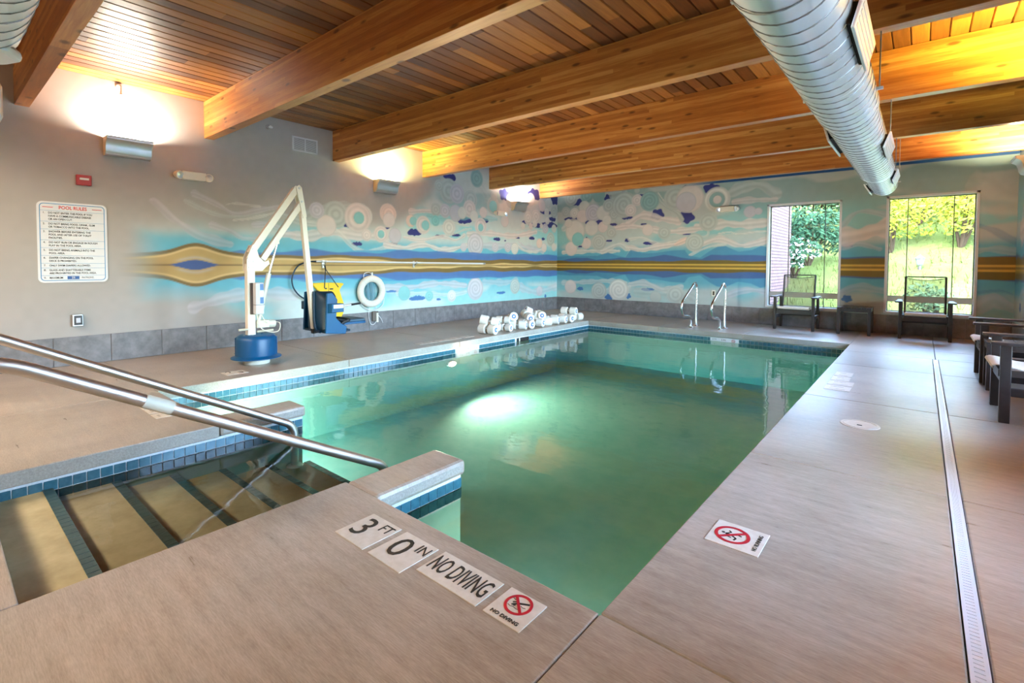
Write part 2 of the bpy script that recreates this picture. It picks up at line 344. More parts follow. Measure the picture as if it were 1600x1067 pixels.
MURAL={'L':[('s',[(1.848,1.907),(2.046,1.702),(2.338,1.504),(2.7,1.407)],0.043,3,0.45),('s',[(2.291,2.045),(2.558,1.931),(2.781,1.821),(3.101,1.907),(3.357,1.973)],0.029,3,0.5),('s',[(2.181,1.941),(2.484,1.813),(2.781,1.78),(3.184,1.837)],0.021,2,0.5),('s',[(2.482,1.654),(2.702,1.587),(2.855,1.496),(3.031,1.487)],0.029,3,0.5),('s',[(2.75,1.737),(2.937,1.767),(3.184,1.837),(3.409,1.925)],0.015,0,0.5),('s',[(2.662,1.941),(2.783,1.969),(2.94,1.96),(3.102,1.95)],0.012,0,0.45),('s',[(3.017,1.689),(3.267,1.705),(3.513,1.614),(3.598,1.565)],0.027,3,0.6),('s',[(2.269,0.571),(2.615,0.674),(3.005,0.723),(3.589,0.68)],0.06,3,0.5),('d',3.971,1.961,0.099,0,1),('d',4.284,1.937,0.192,2,1),('d',4.785,1.95,0.161,0,1),('d',4.117,1.747,0.152,1,0),('d',4.693,1.943,0.08,5,0),('s',[(3.725,1.843),(4.011,2.015),(4.37,2.073),(4.786,2.112)],0.052,2,0.6),('s',[(3.362,1.881),(3.8,1.771),(4.117,1.853),(4.456,2.034),(4.816,2.066)],0.042,2,0.6),('s',[(3.443,1.577),(3.798,1.565),(4.248,1.648),(4.739,1.609),(5.363,1.639)],0.054,1,0.75),('s',[(3.8,1.771),(4.248,1.709),(4.665,1.382),(5.041,1.392),(5.475,1.541)],0.029,0,0.5),('d',3.957,1.975,0.113,3,1),('d',4.686,1.911,0.224,1,1),('d',4.705,1.912,0.09,5,0),('d',5.283,2.04,0.152,6,1),('d',4.851,1.631,0.091,1,1),('d',5.121,1.661,0.117,1,1),('d',5.363,1.673,0.102,0,1),('n',4.496,1.78,0.088,0.044,9),('n',4.673,1.478,0.117,0.038,9),('n',5.362,1.509,0.124,0.02,9),('n',5.302,1.778,0.082,0.017,9),('n',6.78,2.877,0.196,0.078,9),('n',7.149,2.052,0.246,0.086,9),('n',7.742,2.075,0.174,0.071,9),('n',5.866,1.733,0.185,0.073,9),('n',6.484,1.699,0.137,0.026,9),('n',6.926,1.731,0.165,0.032,9),('n',5.391,1.506,0.142,0.021,9),('n',8.433,2.715,0.205,0.148,9),('n',9.535,2.838,0.274,0.159,9),('n',10.399,2.807,0.176,0.151,9),('n',9.206,2.147,0.177,0.044,9),('n',9.622,2.101,0.321,0.064,9),('n',10.204,2.148,0.402,0.086,9),('n',10.001,2.454,0.28,0.059,9),('n',10.318,2.303,0.175,0.067,9),('n',8.193,1.704,0.132,0.044,9),('n',8.463,1.683,0.041,0.018,9),('n',8.911,1.765,0.107,0.025,9),('n',9.456,1.783,0.126,0.045,9),('n',9.915,1.783,0.078,0.039,9),('s',[(5.791,2.112),(6.168,2.157),(6.639,2.164)],0.037,1,0.8),('s',[(7.303,1.771),(7.953,1.82),(8.766,1.804),(9.624,1.941)],0.046,1,0.85),('s',[(5.236,1.487),(5.638,1.441),(6.102,1.516),(6.604,1.424),(7.226,1.527)],0.04,1,0.85),('s',[(5.639,1.633),(6.038,1.601),(6.57,1.687),(6.926,1.637),(7.168,1.742)],0.028,1,0.8),('s',[(7.786,1.545),(8.395,1.549),(8.962,1.552),(9.901,1.481)],0.062,3,0.6),('s',[(8.861,1.946),(9.361,2.006),(9.896,1.972)],0.022,0,0.5),('s',[(6.2,2.072),(6.639,2.055),(7.38,2.137),(8.168,2.14)],0.041,5,0.5),('s',[(6.622,1.95),(6.781,1.986),(7.074,1.953),(7.302,1.94)],0.016,0,0.6),('s',[(6.639,1.847),(6.853,1.753),(7.149,1.85),(7.38,1.89)],0.016,0,0.6),('s',[(6.57,1.894),(6.639,1.782),(6.781,1.75)],0.016,0,0.6),('s',[(7.536,2.87),(7.823,2.653),(7.865,2.544)],0.057,2,0.35),('d',6.745,2.598,0.222,2,1),('d',6.484,2.67,0.107,2,1),('d',6.961,2.57,0.18,3,1),('d',6.399,2.202,0.117,2,1),('d',6.639,2.197,0.124,3,1),('d',6.925,2.177,0.154,3,0),('d',7.535,2.953,0.166,4,1),('d',7.359,2.492,0.17,2,1),('d',7.321,2.297,0.164,1,1),('d',7.111,2.198,0.113,0,0),('d',7.458,2.157,0.11,0,0),('d',7.741,2.258,0.107,1,0),('d',8.058,2.435,0.179,2,1),('d',8.058,2.42,0.115,5,0),('d',8.446,2.125,0.125,1,0),('d',5.308,2.025,0.144,6,1),('d',5.308,1.92,0.116,1,0),('d',5.79,1.938,0.102,6,0),('d',5.845,1.942,0.073,5,0),('d',6.087,1.884,0.154,1,1),('d',6.141,1.88,0.085,5,0),('d',6.389,1.985,0.097,5,1),('d',6.745,1.874,0.152,0,1),('d',7.66,1.957,0.163,1,1),('d',7.661,1.929,0.073,5,0),('d',5.141,1.663,0.129,1,1),('d',5.141,1.663,0.064,5,0),('d',5.435,1.654,0.122,3,0),('d',9.307,2.254,0.144,0,1),('d',9.62,2.316,0.154,0,1),('d',9.861,2.605,0.136,1,0),('d',10.058,2.459,0.092,0,0),('d',10.088,2.247,0.086,0,0),('d',9.569,2.14,0.083,0,0),('d',10.006,2.044,0.112,3,1),('d',10.374,2.485,0.134,2,1),('d',10.379,2.066,0.094,0,0),('d',9.106,2.053,0.074,0,0),('d',9.406,2.704,0.139,0,0),('d',9.412,2.072,0.07,1,0),('d',9.839,2.099,0.059,0,0),('d',10.111,2.694,0.112,0,0),('d',8.665,2.597,0.15,2,0),('d',8.854,2.829,0.137,4,0),('d',8.078,2.653,0.101,2,0),('n',6.389,1.985,0.03,0.023,9),('d',7.5,1.564,0.217,3,2),('d',8.128,1.527,0.099,3,1),('d',8.556,1.539,0.102,3,1),('d',8.807,1.51,0.116,0,2),('d',9.762,1.666,0.11,6,0),('d',10.237,1.79,0.154,2,1),('d',9.956,1.565,0.099,1,0),('d',7.15,1.498,0.081,3,0),('d',10.385,1.594,0.094,1,0),('s',[(8.864,1.61),(9.212,1.465),(9.683,1.476),(10.012,1.583)],0.026,0,0.7),('s',[(8.961,1.675),(9.314,1.53),(9.682,1.524)],0.016,3,0.7),('s',[(5.096,0.748),(5.787,0.714),(6.432,0.77),(7.228,0.707)],0.044,3,0.7),('s',[(9.019,0.622),(9.64,0.473),(10.488,0.575)],0.065,3,0.5),('s',[(5.489,0.616),(6.101,0.59),(6.782,0.535),(7.228,0.57)],0.032,0,0.5),('s',[(7.789,0.776),(8.401,0.732),(8.871,0.781)],0.051,3,0.4),('n',5.445,0.656,0.216,0.024,10),('n',5.942,0.508,0.22,0.05,10),('n',6.466,0.456,0.068,0.026,10),('n',8.334,0.508,0.172,0.036,10),('n',10.027,0.358,0.045,0.05,10),('n',6.818,0.432,0.08,0.027,10),('d',7.503,0.629,0.213,3,2),('d',8.823,0.635,0.154,2,2),('d',9.775,0.493,0.111,3,0),('d',6.818,0.507,0.106,0,1),('d',6.231,0.534,0.091,5,1),('d',5.636,0.61,0.121,5,0),('m',[(2.991,1.299),(3.479,1.32),(3.871,1.339),(4.203,1.326),(4.632,1.357),(4.939,1.375),(5.264,1.407),(5.789,1.384),(6.102,1.367),(6.432,1.297),(6.926,1.331),(7.188,1.376),(7.382,1.311),(7.787,1.346),(8.306,1.39),(8.867,1.288),(9.63,1.385),(10.597,1.395)],11),('m',[(2.39,1.215),(2.548,1.234),(2.653,1.292),(2.837,1.321),(3.028,1.283),(3.263,1.314),(3.595,1.33)],12),('m',[(3.441,1.328),(3.796,1.374),(4.313,1.336),(5.041,1.325),(5.474,1.386)],12),('m',[(4.939,1.314),(5.208,1.333),(5.491,1.301),(6.102,1.254),(6.781,1.27),(7.343,1.256),(7.663,1.282),(7.956,1.277),(8.397,1.232),(8.818,1.315),(9.265,1.252),(9.684,1.327),(10.071,1.319),(10.538,1.292)],12)],'W':[('n',-6.648,2.706,0.213,0.092,9),('n',-5.8,2.735,0.113,0.107,9),('n',-5.398,2.871,0.061,0.049,9),('n',-4.958,2.732,0.071,0.036,9),('n',-6.839,2.299,0.276,0.053,9),('n',-6.171,2.173,0.331,0.083,9),('n',-5.634,2.105,0.118,0.037,9),('n',-5.295,2.245,0.161,0.046,9),('n',-4.559,2.276,0.169,0.135,9),('n',-3.907,2.18,0.188,0.152,9),('n',-3.889,2.817,0.156,0.056,9),('n',-3.407,2.744,0.187,0.109,9),('n',-4.884,2.069,0.089,0.027,9),('n',-5.288,1.721,0.074,0.049,9),('n',-4.751,1.641,0.189,0.042,9),('n',-5.752,1.721,0.099,0.028,9),('n',-3.915,1.814,0.114,0.017,9),('n',-6.379,1.777,0.045,0.065,9),('n',-6.559,1.602,0.069,0.026,9),('s',[(-5.72,1.993),(-5.243,2.05),(-4.756,1.968),(-4.295,1.885),(-3.831,1.901),(-3.582,1.918)],0.049,1,0.85),('s',[(-5.238,1.744),(-4.912,1.765),(-4.533,1.606),(-4.203,1.657),(-3.856,1.704)],0.029,0,0.7),('s',[(-5.269,1.546),(-4.908,1.494),(-4.594,1.549),(-4.172,1.598)],0.047,1,0.85),('s',[(-3.665,1.977),(-3.393,1.965),(-3.105,2.005),(-2.801,1.964),(-2.206,1.999)],0.067,1,0.8),('s',[(-3.116,2.569),(-2.864,2.679),(-2.62,2.734),(-2.406,2.688),(-2.217,2.518)],0.078,2,0.7),('s',[(-2.96,2.423),(-2.688,2.442),(-2.215,2.417)],0.044,1,0.6),('s',[(-3.713,1.504),(-3.441,1.637),(-3.177,1.685),(-2.843,1.556),(-2.622,1.564),(-2.2,1.682)],0.045,1,0.75),('s',[(-3.822,1.365),(-3.439,1.527),(-3.097,1.575)],0.019,0,0.6),('s',[(-4.143,1.598),(-3.913,1.692)],0.042,6,0.9),('s',[(-5.243,2.111),(-4.919,2.274),(-4.542,2.193),(-4.122,2.098)],0.064,1,0.8),('s',[(-7.07,1.46),(-6.293,1.483),(-5.505,1.472)],0.042,0,0.8),('s',[(-7.076,2.067),(-6.838,2.189),(-6.566,2.209)],0.066,0,0.6),('s',[(-5.926,1.478),(-5.507,1.628),(-5.302,1.531)],0.047,0,0.7),('s',[(-4.612,2.726),(-4.425,2.477),(-4.125,2.284),(-4.006,2.135)],0.031,2,0.9),('s',[(-4.551,2.75),(-4.334,2.471),(-4.038,2.321)],0.014,0,0.8),('s',[(-3.231,1.795),(-3.025,1.828),(-2.848,1.781),(-2.435,1.818),(-2.202,1.783)],0.013,0,0.7),('s',[(-3.718,1.812),(-3.551,1.751),(-3.444,1.802),(-3.474,1.969)],0.019,0,0.5),('s',[(-5.337,1.624),(-5.234,1.438),(-5.466,1.131)],0.024,0,0.25),('s',[(-5.661,2.817),(-5.387,2.824),(-5.183,2.563)],0.092,2,0.7),('s',[(-5.224,0.702),(-4.833,0.744),(-4.395,0.595),(-3.982,0.682)],0.05,1,0.5),('s',[(-7.062,0.682),(-6.473,0.715),(-5.846,0.763),(-5.291,0.731)],0.041,0,0.5),('s',[(-3.078,0.522),(-2.653,0.66),(-2.178,0.614)],0.045,3,0.55),('s',[(-5.024,0.526),(-4.578,0.514),(-3.98,0.51),(-3.694,0.41)],0.072,2,0.5),('s',[(-5.843,0.525),(-5.562,0.598),(-5.322,0.514),(-5.223,0.641)],0.046,0,0.5),('d',-6.844,2.82,0.172,2,1),('d',-6.383,2.841,0.162,4,1),('d',-6.051,2.825,0.153,4,0),('d',-7.0,2.492,0.114,2,1),('d',-6.742,2.442,0.116,0,1),('d',-6.456,2.577,0.137,0,0),('d',-6.51,2.353,0.147,1,0),('d',-6.2,2.415,0.199,3,2),('d',-5.938,2.398,0.158,0,0),('d',-5.78,2.561,0.141,2,1),('d',-5.637,2.342,0.118,2,1),('d',-5.383,2.548,0.27,2,2),('d',-5.053,2.629,0.12,1,1),('d',-5.214,2.408,0.128,1,1),('d',-4.75,2.584,0.201,4,2),('d',-4.159,2.601,0.229,2,1),('d',-3.843,2.569,0.267,1,0),('d',-3.926,2.497,0.198,3,0),('d',-3.283,2.502,0.233,0,2),('d',-3.283,2.502,0.141,4,0),('d',-3.276,2.502,0.076,1,0),('d',-6.718,1.985,0.251,0,0),('d',-6.243,2.047,0.168,0,0),('d',-5.933,2.056,0.121,1,0),('d',-5.701,1.914,0.125,2,1),('d',-6.037,1.697,0.179,2,2),('d',-6.831,1.55,0.16,1,0),('d',-6.389,1.673,0.124,1,0),('d',-6.638,1.785,0.152,5,0),('d',-4.4,1.866,0.131,2,1),('d',-3.729,1.631,0.174,2,2),('d',-3.448,2.05,0.17,2,1),('d',-2.647,2.212,0.104,3,0),('d',-2.491,2.212,0.062,3,0),('d',-5.828,2.218,0.107,0,0),('d',-4.787,1.94,0.119,1,0),('d',-5.514,2.186,0.081,2,0),('d',-6.917,2.193,0.1,0,0),('d',-5.057,2.855,0.06,2,0),('n',-6.548,0.551,0.1,0.053,10),('n',-5.752,0.37,0.12,0.089,10),('n',-5.254,0.424,0.087,0.074,10),('n',-4.783,0.589,0.184,0.042,10),('d',-6.841,0.588,0.154,1,0),('d',-6.023,0.512,0.186,2,2),('d',-5.493,0.554,0.231,0,2),('d',-4.125,0.504,0.173,2,1),('d',-4.577,0.425,0.119,2,0),('m',[(-7.069,1.352),(-6.48,1.371),(-6.07,1.352),(-5.783,1.445),(-5.333,1.316),(-5.202,1.484),(-4.907,1.419),(-4.439,1.429),(-4.199,1.455),(-3.938,1.48),(-3.851,1.366),(-3.598,1.308),(-3.437,1.417),(-3.253,1.524),(-3.097,1.548),(-2.841,1.431),(-2.595,1.446),(-2.43,1.521),(-2.307,1.493),(-2.081,1.401),(-0.933,1.295)],13),('m',[(-7.068,1.25),(-6.672,1.323),(-6.366,1.321),(-6.105,1.256),(-5.469,1.323),(-5.232,1.3),(-4.906,1.314),(-4.407,1.37),(-3.993,1.31),(-3.57,1.274),(-3.382,1.356),(-3.171,1.354),(-2.915,1.371),(-2.304,1.327),(-1.967,1.312),(-0.933,1.306)],14),('s',[(-1.15,1.801),(-0.944,2.061),(-0.739,2.095),(-0.415,1.983)],0.034,3,0.45),('s',[(-1.147,1.657),(-0.884,1.696),(-0.681,1.751),(-0.411,1.801)],0.109,1,0.8),('s',[(-1.116,1.479),(-0.854,1.537),(-0.573,1.439)],0.038,3,0.4),('s',[(0.597,2.372),(0.824,2.158),(1.095,2.11)],0.151,2,0.45),('s',[(0.674,1.781),(0.836,1.691),(1.112,1.492)],0.036,10,0.35),('s',[(0.643,1.391),(0.844,1.416),(1.116,1.358)],0.047,2,0.4),('s',[(-1.125,0.674),(-0.863,0.78),(-0.507,0.73)],0.047,3,0.35),('s',[(0.687,0.522),(0.864,0.644),(1.062,0.517)],0.083,3,0.4),('s',[(0.701,0.748),(0.92,0.784),(1.056,0.735)],0.019,10,0.35),('n',-1.024,1.509,0.09,0.035,10),('n',-1.015,0.566,0.09,0.071,10)]}
# ------------------------------------------------------------------ painted walls (mural pigment stored as vertex colours)
PAL = {0:(220,216,208),1:(224,210,204),2:(190,196,190),3:(204,198,204),4:(140,176,176),5:(134,200,200),6:(232,205,192),
       9:(52,56,124),10:(76,122,176),11:(84,160,196),12:(82,118,176),13:(78,142,176),14:(72,98,148)}
PAL = {k: np.array(lin(v)) for k, v in PAL.items()}
def sstep(a, b, x):
    t = np.clip((x-a)/(b-a), 0, 1); return t*t*(3-2*t)
def vnoise(U, Z, su, sz, seed):
    r = np.random.RandomState(seed); g = r.rand(64, 64)
    x = U*su; y = Z*sz; xi = np.floor(x).astype(int); yi = np.floor(y).astype(int); fx = x-xi; fy = y-yi
    fx = fx*fx*(3-2*fx); fy = fy*fy*(3-2*fy)
    a = g[xi % 64, yi % 64]; b = g[(xi+1) % 64, yi % 64]; c = g[xi % 64, (yi+1) % 64]; d = g[(xi+1) % 64, (yi+1) % 64]
    return (a*(1-fx)+b*fx)*(1-fy)+(c*(1-fx)+d*fx)*fy
def blend(C, sl, a, col):
    a = a[..., None]; C[sl] = C[sl]*(1-a)+col*a
def paint(which, U, Z):
    L3 = lambda c: np.array(lin(c))
    C = np.zeros(U.shape+(3,)); ZM = 1.122; d = np.abs(Z-ZM)
    aq = L3((158,212,212)); deep = L3((84,172,200)); up = L3((166,182,178)); grey = L3((176,170,164))
    n1 = vnoise(U, Z, .8, 2.5, 1)*.6+vnoise(U, Z, 2.2, 7, 2)*.4
    C[:] = aq
    blend(C, slice(None), sstep(.75, .2, d)*.8, deep)
    top = sstep(.75, 1.25, d+.35*(n1-.5)) if which == 'L' else sstep(.8, 1.3, d+.4*(n1-.5))
    blend(C, slice(None), top*.85, up)
    blend(C, slice(None), sstep(.36, .56, n1+.1*np.sin(Z*9))*sstep(.34,.52,d)*.7, PAL[0])
    if which == 'W': C[:] = C*.86  # dimmer light on the window wall put into its base paint
    if which == 'L':   # turquoise fades out to the plain grey wall at the near end
        bound = np.where(Z > ZM, .42+.26*sstep(2.2, 5.6, U)+1.3*sstep(5.3, 7.2, U), .30+.6*sstep(2.2, 3.5, U)+2*sstep(3, 4.5, U))
        fade = np.maximum(sstep(-.12, .22, d-bound+.15*(n1-.5)), sstep(2.05, 1.55, U+.2*(n1-.5)))
        blend(C, slice(None), fade, grey)
    ops = MURAL[which]
    def do(kind_set):
        for op in ops:
            k = op[0]
            if k not in kind_set: continue
            if k in 'dn':
                q_ = 1.14 if k == 'd' else .92; u0, z0, r = op[1], op[2], op[3]*q_; ry = r if k == 'd' else op[4]*q_; R = max(r, ry)*1.25+.02
                m = (U > u0-R) & (U < u0+R) & (Z > z0-R) & (Z < z0+R)
                if not m.any(): continue
                uu = U[m]-u0; zz = Z[m]-z0
                if k == 'd':
                    rr = np.hypot(uu, zz)/r; th = np.arctan2(zz, uu); a = sstep(1.03, .95, rr)
                    col = PAL[op[4]]; c = np.repeat(col[None], len(rr), 0).copy()
                    st = op[5]
                    if st:
                        ph = rr*(15 if st == 1 else 20)-(th if st == 2 else 0)
                        wv = .5+.5*np.sin(ph); f = (.90+.22*wv)*(1-.12*sstep(.3, 1, 1-rr)*0)
                        c *= f[:, None]
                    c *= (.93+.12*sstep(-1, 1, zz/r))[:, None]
                    rim = np.exp(-((rr-.95)/.06)**2)*.4
                    c = c*(1-rim[:, None])+PAL[2]*.72*rim[:, None]
                    al = a*(.9 if st else .93); C[m] = C[m]*(1-al[:, None])+c*al[:, None]
                else:
                    wob = 1+.13*np.sin(np.arctan2(zz, uu)*5+u0*9)
                    rr = np.hypot(uu/r, zz/ry)/wob; a = sstep(1.0, .9, rr)
                    C[m] = C[m]*(1-a[:, None])+PAL[op[5]]*a[:, None]
            elif k == 's':
                P = smooth_path([(p[0], p[1], 0) for p in op[1]], 8); w_ = op[2]*1.35
                us = [p.x for p in P]; zs = [p.y for p in P]; R = w_*1.4
                m = (U > min(us)-R) & (U < max(us)+R) & (Z > min(zs)-R) & (Z < max(zs)+R)
                if not m.any(): continue
                uu = U[m]; zz = Z[m]; D = np.full(uu.shape, 9.); sg = np.zeros(uu.shape)
                for i in range(len(P)-1):
                    ax, az, bx, bz = us[i], zs[i], us[i+1], zs[i+1]; L2 = (bx-ax)**2+(bz-az)**2+1e-9
                    t = np.clip(((uu-ax)*(bx-ax)+(zz-az)*(bz-az))/L2, 0, 1); dx = uu-ax-t*(bx-ax); dz = zz-az-t*(bz-az)
                    dd = np.hypot(dx, dz); b = dd < D; D[b] = dd[b]; sg[b] = (dz*np.sign(bx-ax))[b]
                wv = w_*(1+.28*np.sin(uu*9+zz*3)+.15*np.sin(uu*23)); q = D/np.maximum(wv, .01)
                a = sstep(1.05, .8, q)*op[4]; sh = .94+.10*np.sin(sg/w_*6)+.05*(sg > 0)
                C[m] = C[m]*(1-a[:, None])+(PAL[op[3]][None]*sh[:, None])*a[:, None]
    # far cloud banks first, then gaps, then curls and streams
    do('n'); do('s'); do('d')
    # hills and their reflection
    def hill(pts, col, ad):
        xs = np.array([p[0] for p in pts]); zs = np.array([p[1] for p in pts]); o = np.argsort(xs); h = np.interp(U, xs[o], zs[o])-ZM
        h = h+.01*np.sin(U*7)
        a = sstep(.012, -.008, d-h)
        if which == 'L': a = a*sstep(xs.min()-.1, xs.min()+.5, U)
        blend(C, slice(None), a*ad, col)
    for op in ops:
        if op[0] == 'm': hill(op[1], PAL[op[2]], .92)
    # golden band
    if which == 'L':
        bulge = .13*np.exp(-((U-2.28)/.26)**2); tail = .05*sstep(2.0, 1.5, U); outer = .15+bulge*1.0-.03*sstep(4, 7, U); vis = sstep(1.45, 2.1, U+.25*(n1-.5))
    else: bulge = tail = 0*U; outer = .118+.05*sstep(-2, -.6, U); vis = 1+0*U
    outer = outer+.012*np.sin(U*3.1)+.008*np.sin(U*7.7)
    brown = L3((128,104,58)) if which == 'L' else L3((118,98,44)); gold = L3((196,164,104)) if which == 'L' else L3((196,158,62)); bright = L3((232,204,146)) if which == 'L' else L3((226,186,90))
    a = sstep(.012, -.004, d-outer)*vis; blend(C, slice(None), a, brown)
    inner = outer-.045 if which == 'L' else .05+0*U
    if which == 'L': inner = inner-.04*sstep(4.5, 7, U)
    a = sstep(.012, -.006, d-inner)*vis; blend(C, slice(None), a, gold)
    stripe = np.exp(-((d-inner+.012)/.012)**2)*vis*.8; blend(C, slice(None), stripe, bright)
    blend(C, slice(None), np.exp(-(d/(.010 if which == 'L' else .017))**2)*.85*vis, L3((92,70,42)))
    if which == 'L':
        lens = .055*np.exp(-((U-2.28)/.2)**2)*1.2; blend(C, slice(None), sstep(.006, -.006, d-lens)*sstep(.004,.02,lens), L3((72,98,158)))
        ring = np.exp(-((d-lens-.03)/.02)**2)*sstep(.02, .05, lens+.012); blend(C, slice(None), ring*.7, L3((196,186,168)))
    if which == 'W': blend(C, slice(None), sstep(2.83, 2.84, Z)*sstep(-4.2, -3.2, U), L3((30,80,136)))
    C *= (.97+.06*vnoise(U, Z, 14, 14, 9))[..., None]
    return np.clip(C, 0, 1)
def mural_mat():
    m = mat('painted_mural', (.5,.5,.5), .55); t = NT(m); a = t.new('ShaderNodeAttribute', attribute_name='pigment'); t.col(a.outputs['Color'])
    n = t.noise(t.pos(), 120, 2); t.bump(n, .05, .001); t.b.inputs['Specular IOR Level'].default_value = .35; return m
MUR = mural_mat()
def axis_grid(a, b, cuts, step):
    ks = [a]+sorted(cuts)+[b]; out = [a]
    for p, q in zip(ks[:-1], ks[1:]):
        n = max(1, int(round((q-p)/step))); out += [p+(q-p)*i/n for i in range(1, n+1)]
    return np.array(out)
def painted_wall(name, us, zs, place, color_fn, holes=()):
    U, Z = np.meshgrid(us, zs, indexing='ij'); nu, nz = U.shape
    P = np.stack(place(U, Z), -1).reshape(-1, 3)
    i, j = np.meshgrid(np.arange(nu-1), np.arange(nz-1), indexing='ij'); cu = (us[:-1]+us[1:])/2; cz = (zs[:-1]+zs[1:])/2
    keep = np.ones((nu-1, nz-1), bool)
    for a, b, c, d in holes: keep &= ~(((cu > a) & (cu < b))[:, None] & ((cz > c) & (cz < d))[None, :])
    i = i[keep]; j = j[keep]; q = np.stack([i*nz+j, (i+1)*nz+j, (i+1)*nz+j+1, i*nz+j+1], -1)
    me = bpy.data.meshes.new(name); me.vertices.add(len(P)); me.vertices.foreach_set('co', P.ravel())
    me.loops.add(q.size); me.loops.foreach_set('vertex_index', q.ravel()); me.polygons.add(len(q))
    me.polygons.foreach_set('loop_start', np.arange(0, q.size, 4))
    me.update(calc_edges=True); me.validate()
    at = me.color_attributes.new('pigment', 'FLOAT_COLOR', 'POINT')
    C = color_fn(U, Z).reshape(-1, 3); at.data.foreach_set('color', np.concatenate([C, np.ones((len(C), 1))], 1).ravel())
    me.materials.append(MUR); o = bpy.data.objects.new(name, me); COL.objects.link(o); return struct(o)
GREYW = np.array(lin((176,170,164)))
G = .0135
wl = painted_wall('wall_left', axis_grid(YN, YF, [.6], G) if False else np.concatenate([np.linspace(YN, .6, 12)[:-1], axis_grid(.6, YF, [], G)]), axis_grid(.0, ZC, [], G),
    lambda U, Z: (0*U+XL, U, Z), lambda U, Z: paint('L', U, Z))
wf = painted_wall('wall_far', axis_grid(XL, XR, [v for a in WINS for v in a[:2]], G), axis_grid(.0, ZC, [.345, 2.33], G),
    lambda U, Z: (U, 0*U+YF, Z), lambda U, Z: paint('W', U, Z), WINS)
b = MB(); b.box(XL-.2, XL-.01, YN-.2, YF+.4, -.1, 3.6); o = b.build('wall_left_backing', PAINTW, wl); 
# right wall: plain, with its own run of side windows; painted horizon only near the far corner
ys = np.concatenate([axis_grid(YN, 9.2, [v for a in SIDE for v in a[:2]], .3)[:-1], axis_grid(9.2, YF, [], .03)])
def right_paint(U, Z):
    C = paint('W', -9.6+(YF-U)+8.0, Z)*1.0; f = sstep(9.3, 9.8, U)[..., None]; return C*f+GREYW*(1-f)
wr = painted_wall('wall_right', ys, axis_grid(0, ZC, [.345, 2.33], .03), lambda U, Z: (0*U+XR, U, Z), right_paint, SIDE)
b = MB(); b.box(XL-.2, XR+.2, YN-.2, YN, -.1, 3.6); struct(b.build('wall_near', PAINTW))

# thickness of the pierced walls (reveals), window frames and panes
def glass_mat():
    m = bpy.data.materials.new('window_glass'); m.use_nodes = True; n = m.node_tree.nodes; n.clear(); l = m.node_tree.links
    o = n.new('ShaderNodeOutputMaterial'); mx = n.new('ShaderNodeMixShader'); tr = n.new('ShaderNodeBsdfTransparent'); g = n.new('ShaderNodeBsdfGlossy'); f = n.new('ShaderNodeFresnel')
    f.inputs[0].default_value = 1.45; g.inputs['Roughness'].default_value = .02; tr.inputs[0].default_value = (.96,.98,.97,1)
    l.new(f.outputs[0], mx.inputs[0]); l.new(tr.outputs[0], mx.inputs[1]); l.new(g.outputs[0], mx.inputs[2]); l.new(mx.outputs[0], o.inputs[0]); return m
GLASS = glass_mat()
FILM = sling_mat('frosted_film', lin((214,202,186)), .85)
def wall_shell(name, axis, base, u0, u1, holes, z0, z1, parent):
    # solid thickness behind the painted skin, split round the openings
    us = sorted(holes, key=lambda h: h[0]); b = MB(); cur = u0
    def bx(a, c, za, zb):
        if c-a < 1e-4 or zb-za < 1e-4: return
        if axis == 'y': b.box(a, c, base+.004, base+.2, za, zb)
        else: b.box(base+.004, base+.2, a, c, za, zb)
    for h in us: bx(cur, h[0], z0, z1); bx(h[0], h[1], z0, h[2]); bx(h[0], h[1], h[3], z1); cur = h[1]
    bx(cur, u1, z0, z1)
    return b.build(name, PAINTW, parent)
wall_shell('wall_core', 'y', YF, XL-.2, XR+.2, WINS, -.1, 3.6, wf)
wall_shell('wall_core', 'x', XR, YN-.2, YF+.2, SIDE, -.1, 3.6, wr)
def window(name, axis, base, u0, u1, z0, z1, mull, film=None):
    def bx(b, ua, ub, da, db, za, zb):
        if axis == 'y': b.box(ua, ub, base+da, base+db, za, zb)
        else: b.box(base+da, base+db, ua, ub, za, zb)
    root = bpy.data.objects.new(name, None); COL.objects.link(root); struct(root)
    root.location = ((u0+u1)/2, base, z0) if axis == 'y' else (base, (u0+u1)/2, z0)
    f = MB(); t = .035
    bx(f, u0, u0+t, -.012, .19, z0, z1); bx(f, u1-t, u1, -.012, .19, z0, z1); bx(f, u0, u1, -.012, .19, z1-t, z1); bx(f, u0, u1, -.02, .19, z0, z0+t)
    f.build('window_frame', WHITE, root)
    f = MB(); s = .012; a, c, d, e = u0+t, u1-t, z0+t, z1-t
    bx(f, a, a+s, .12, .15, d, e); bx(f, c-s, c, .12, .15, d, e); bx(f, a, c, .12, .15, e-s, e); bx(f, a, c, .12, .15, d, d+s)
    f.build('dark_gasket', BROWN, root)
    cuts = [a]+mull+[c]
    for m_ in mull:
        g = MB(); bx(g, m_-.006, m_+.006, .125, .15, d, e); g.build('mullion', BROWN, root)
    for p, q in zip(cuts[:-1], cuts[1:]):
        g = MB(); bx(g, p, q, .135, .139, d, e); g.build('pane', GLASS, root)
    if film:
        g = MB(); bx(g, a, c, .118, .121, film[0], film[1]); g.build('frosted_band', FILM, root)
    return root
window('window_1', 'y', YF, *WINS[0][:2], *WINS[0][2:], [-1.976, -1.386], (.545, .645))
window('window_2', 'y', YF, *WINS[1][:2], *WINS[1][2:], [-.204, .376], (.545, .645))
for k, s_ in enumerate(SIDE): window('window_%d' % (k+3), 'x', XR, *s_, [s_[0]+(s_[1]-s_[0])/3, s_[0]+2*(s_[1]-s_[0])/3])

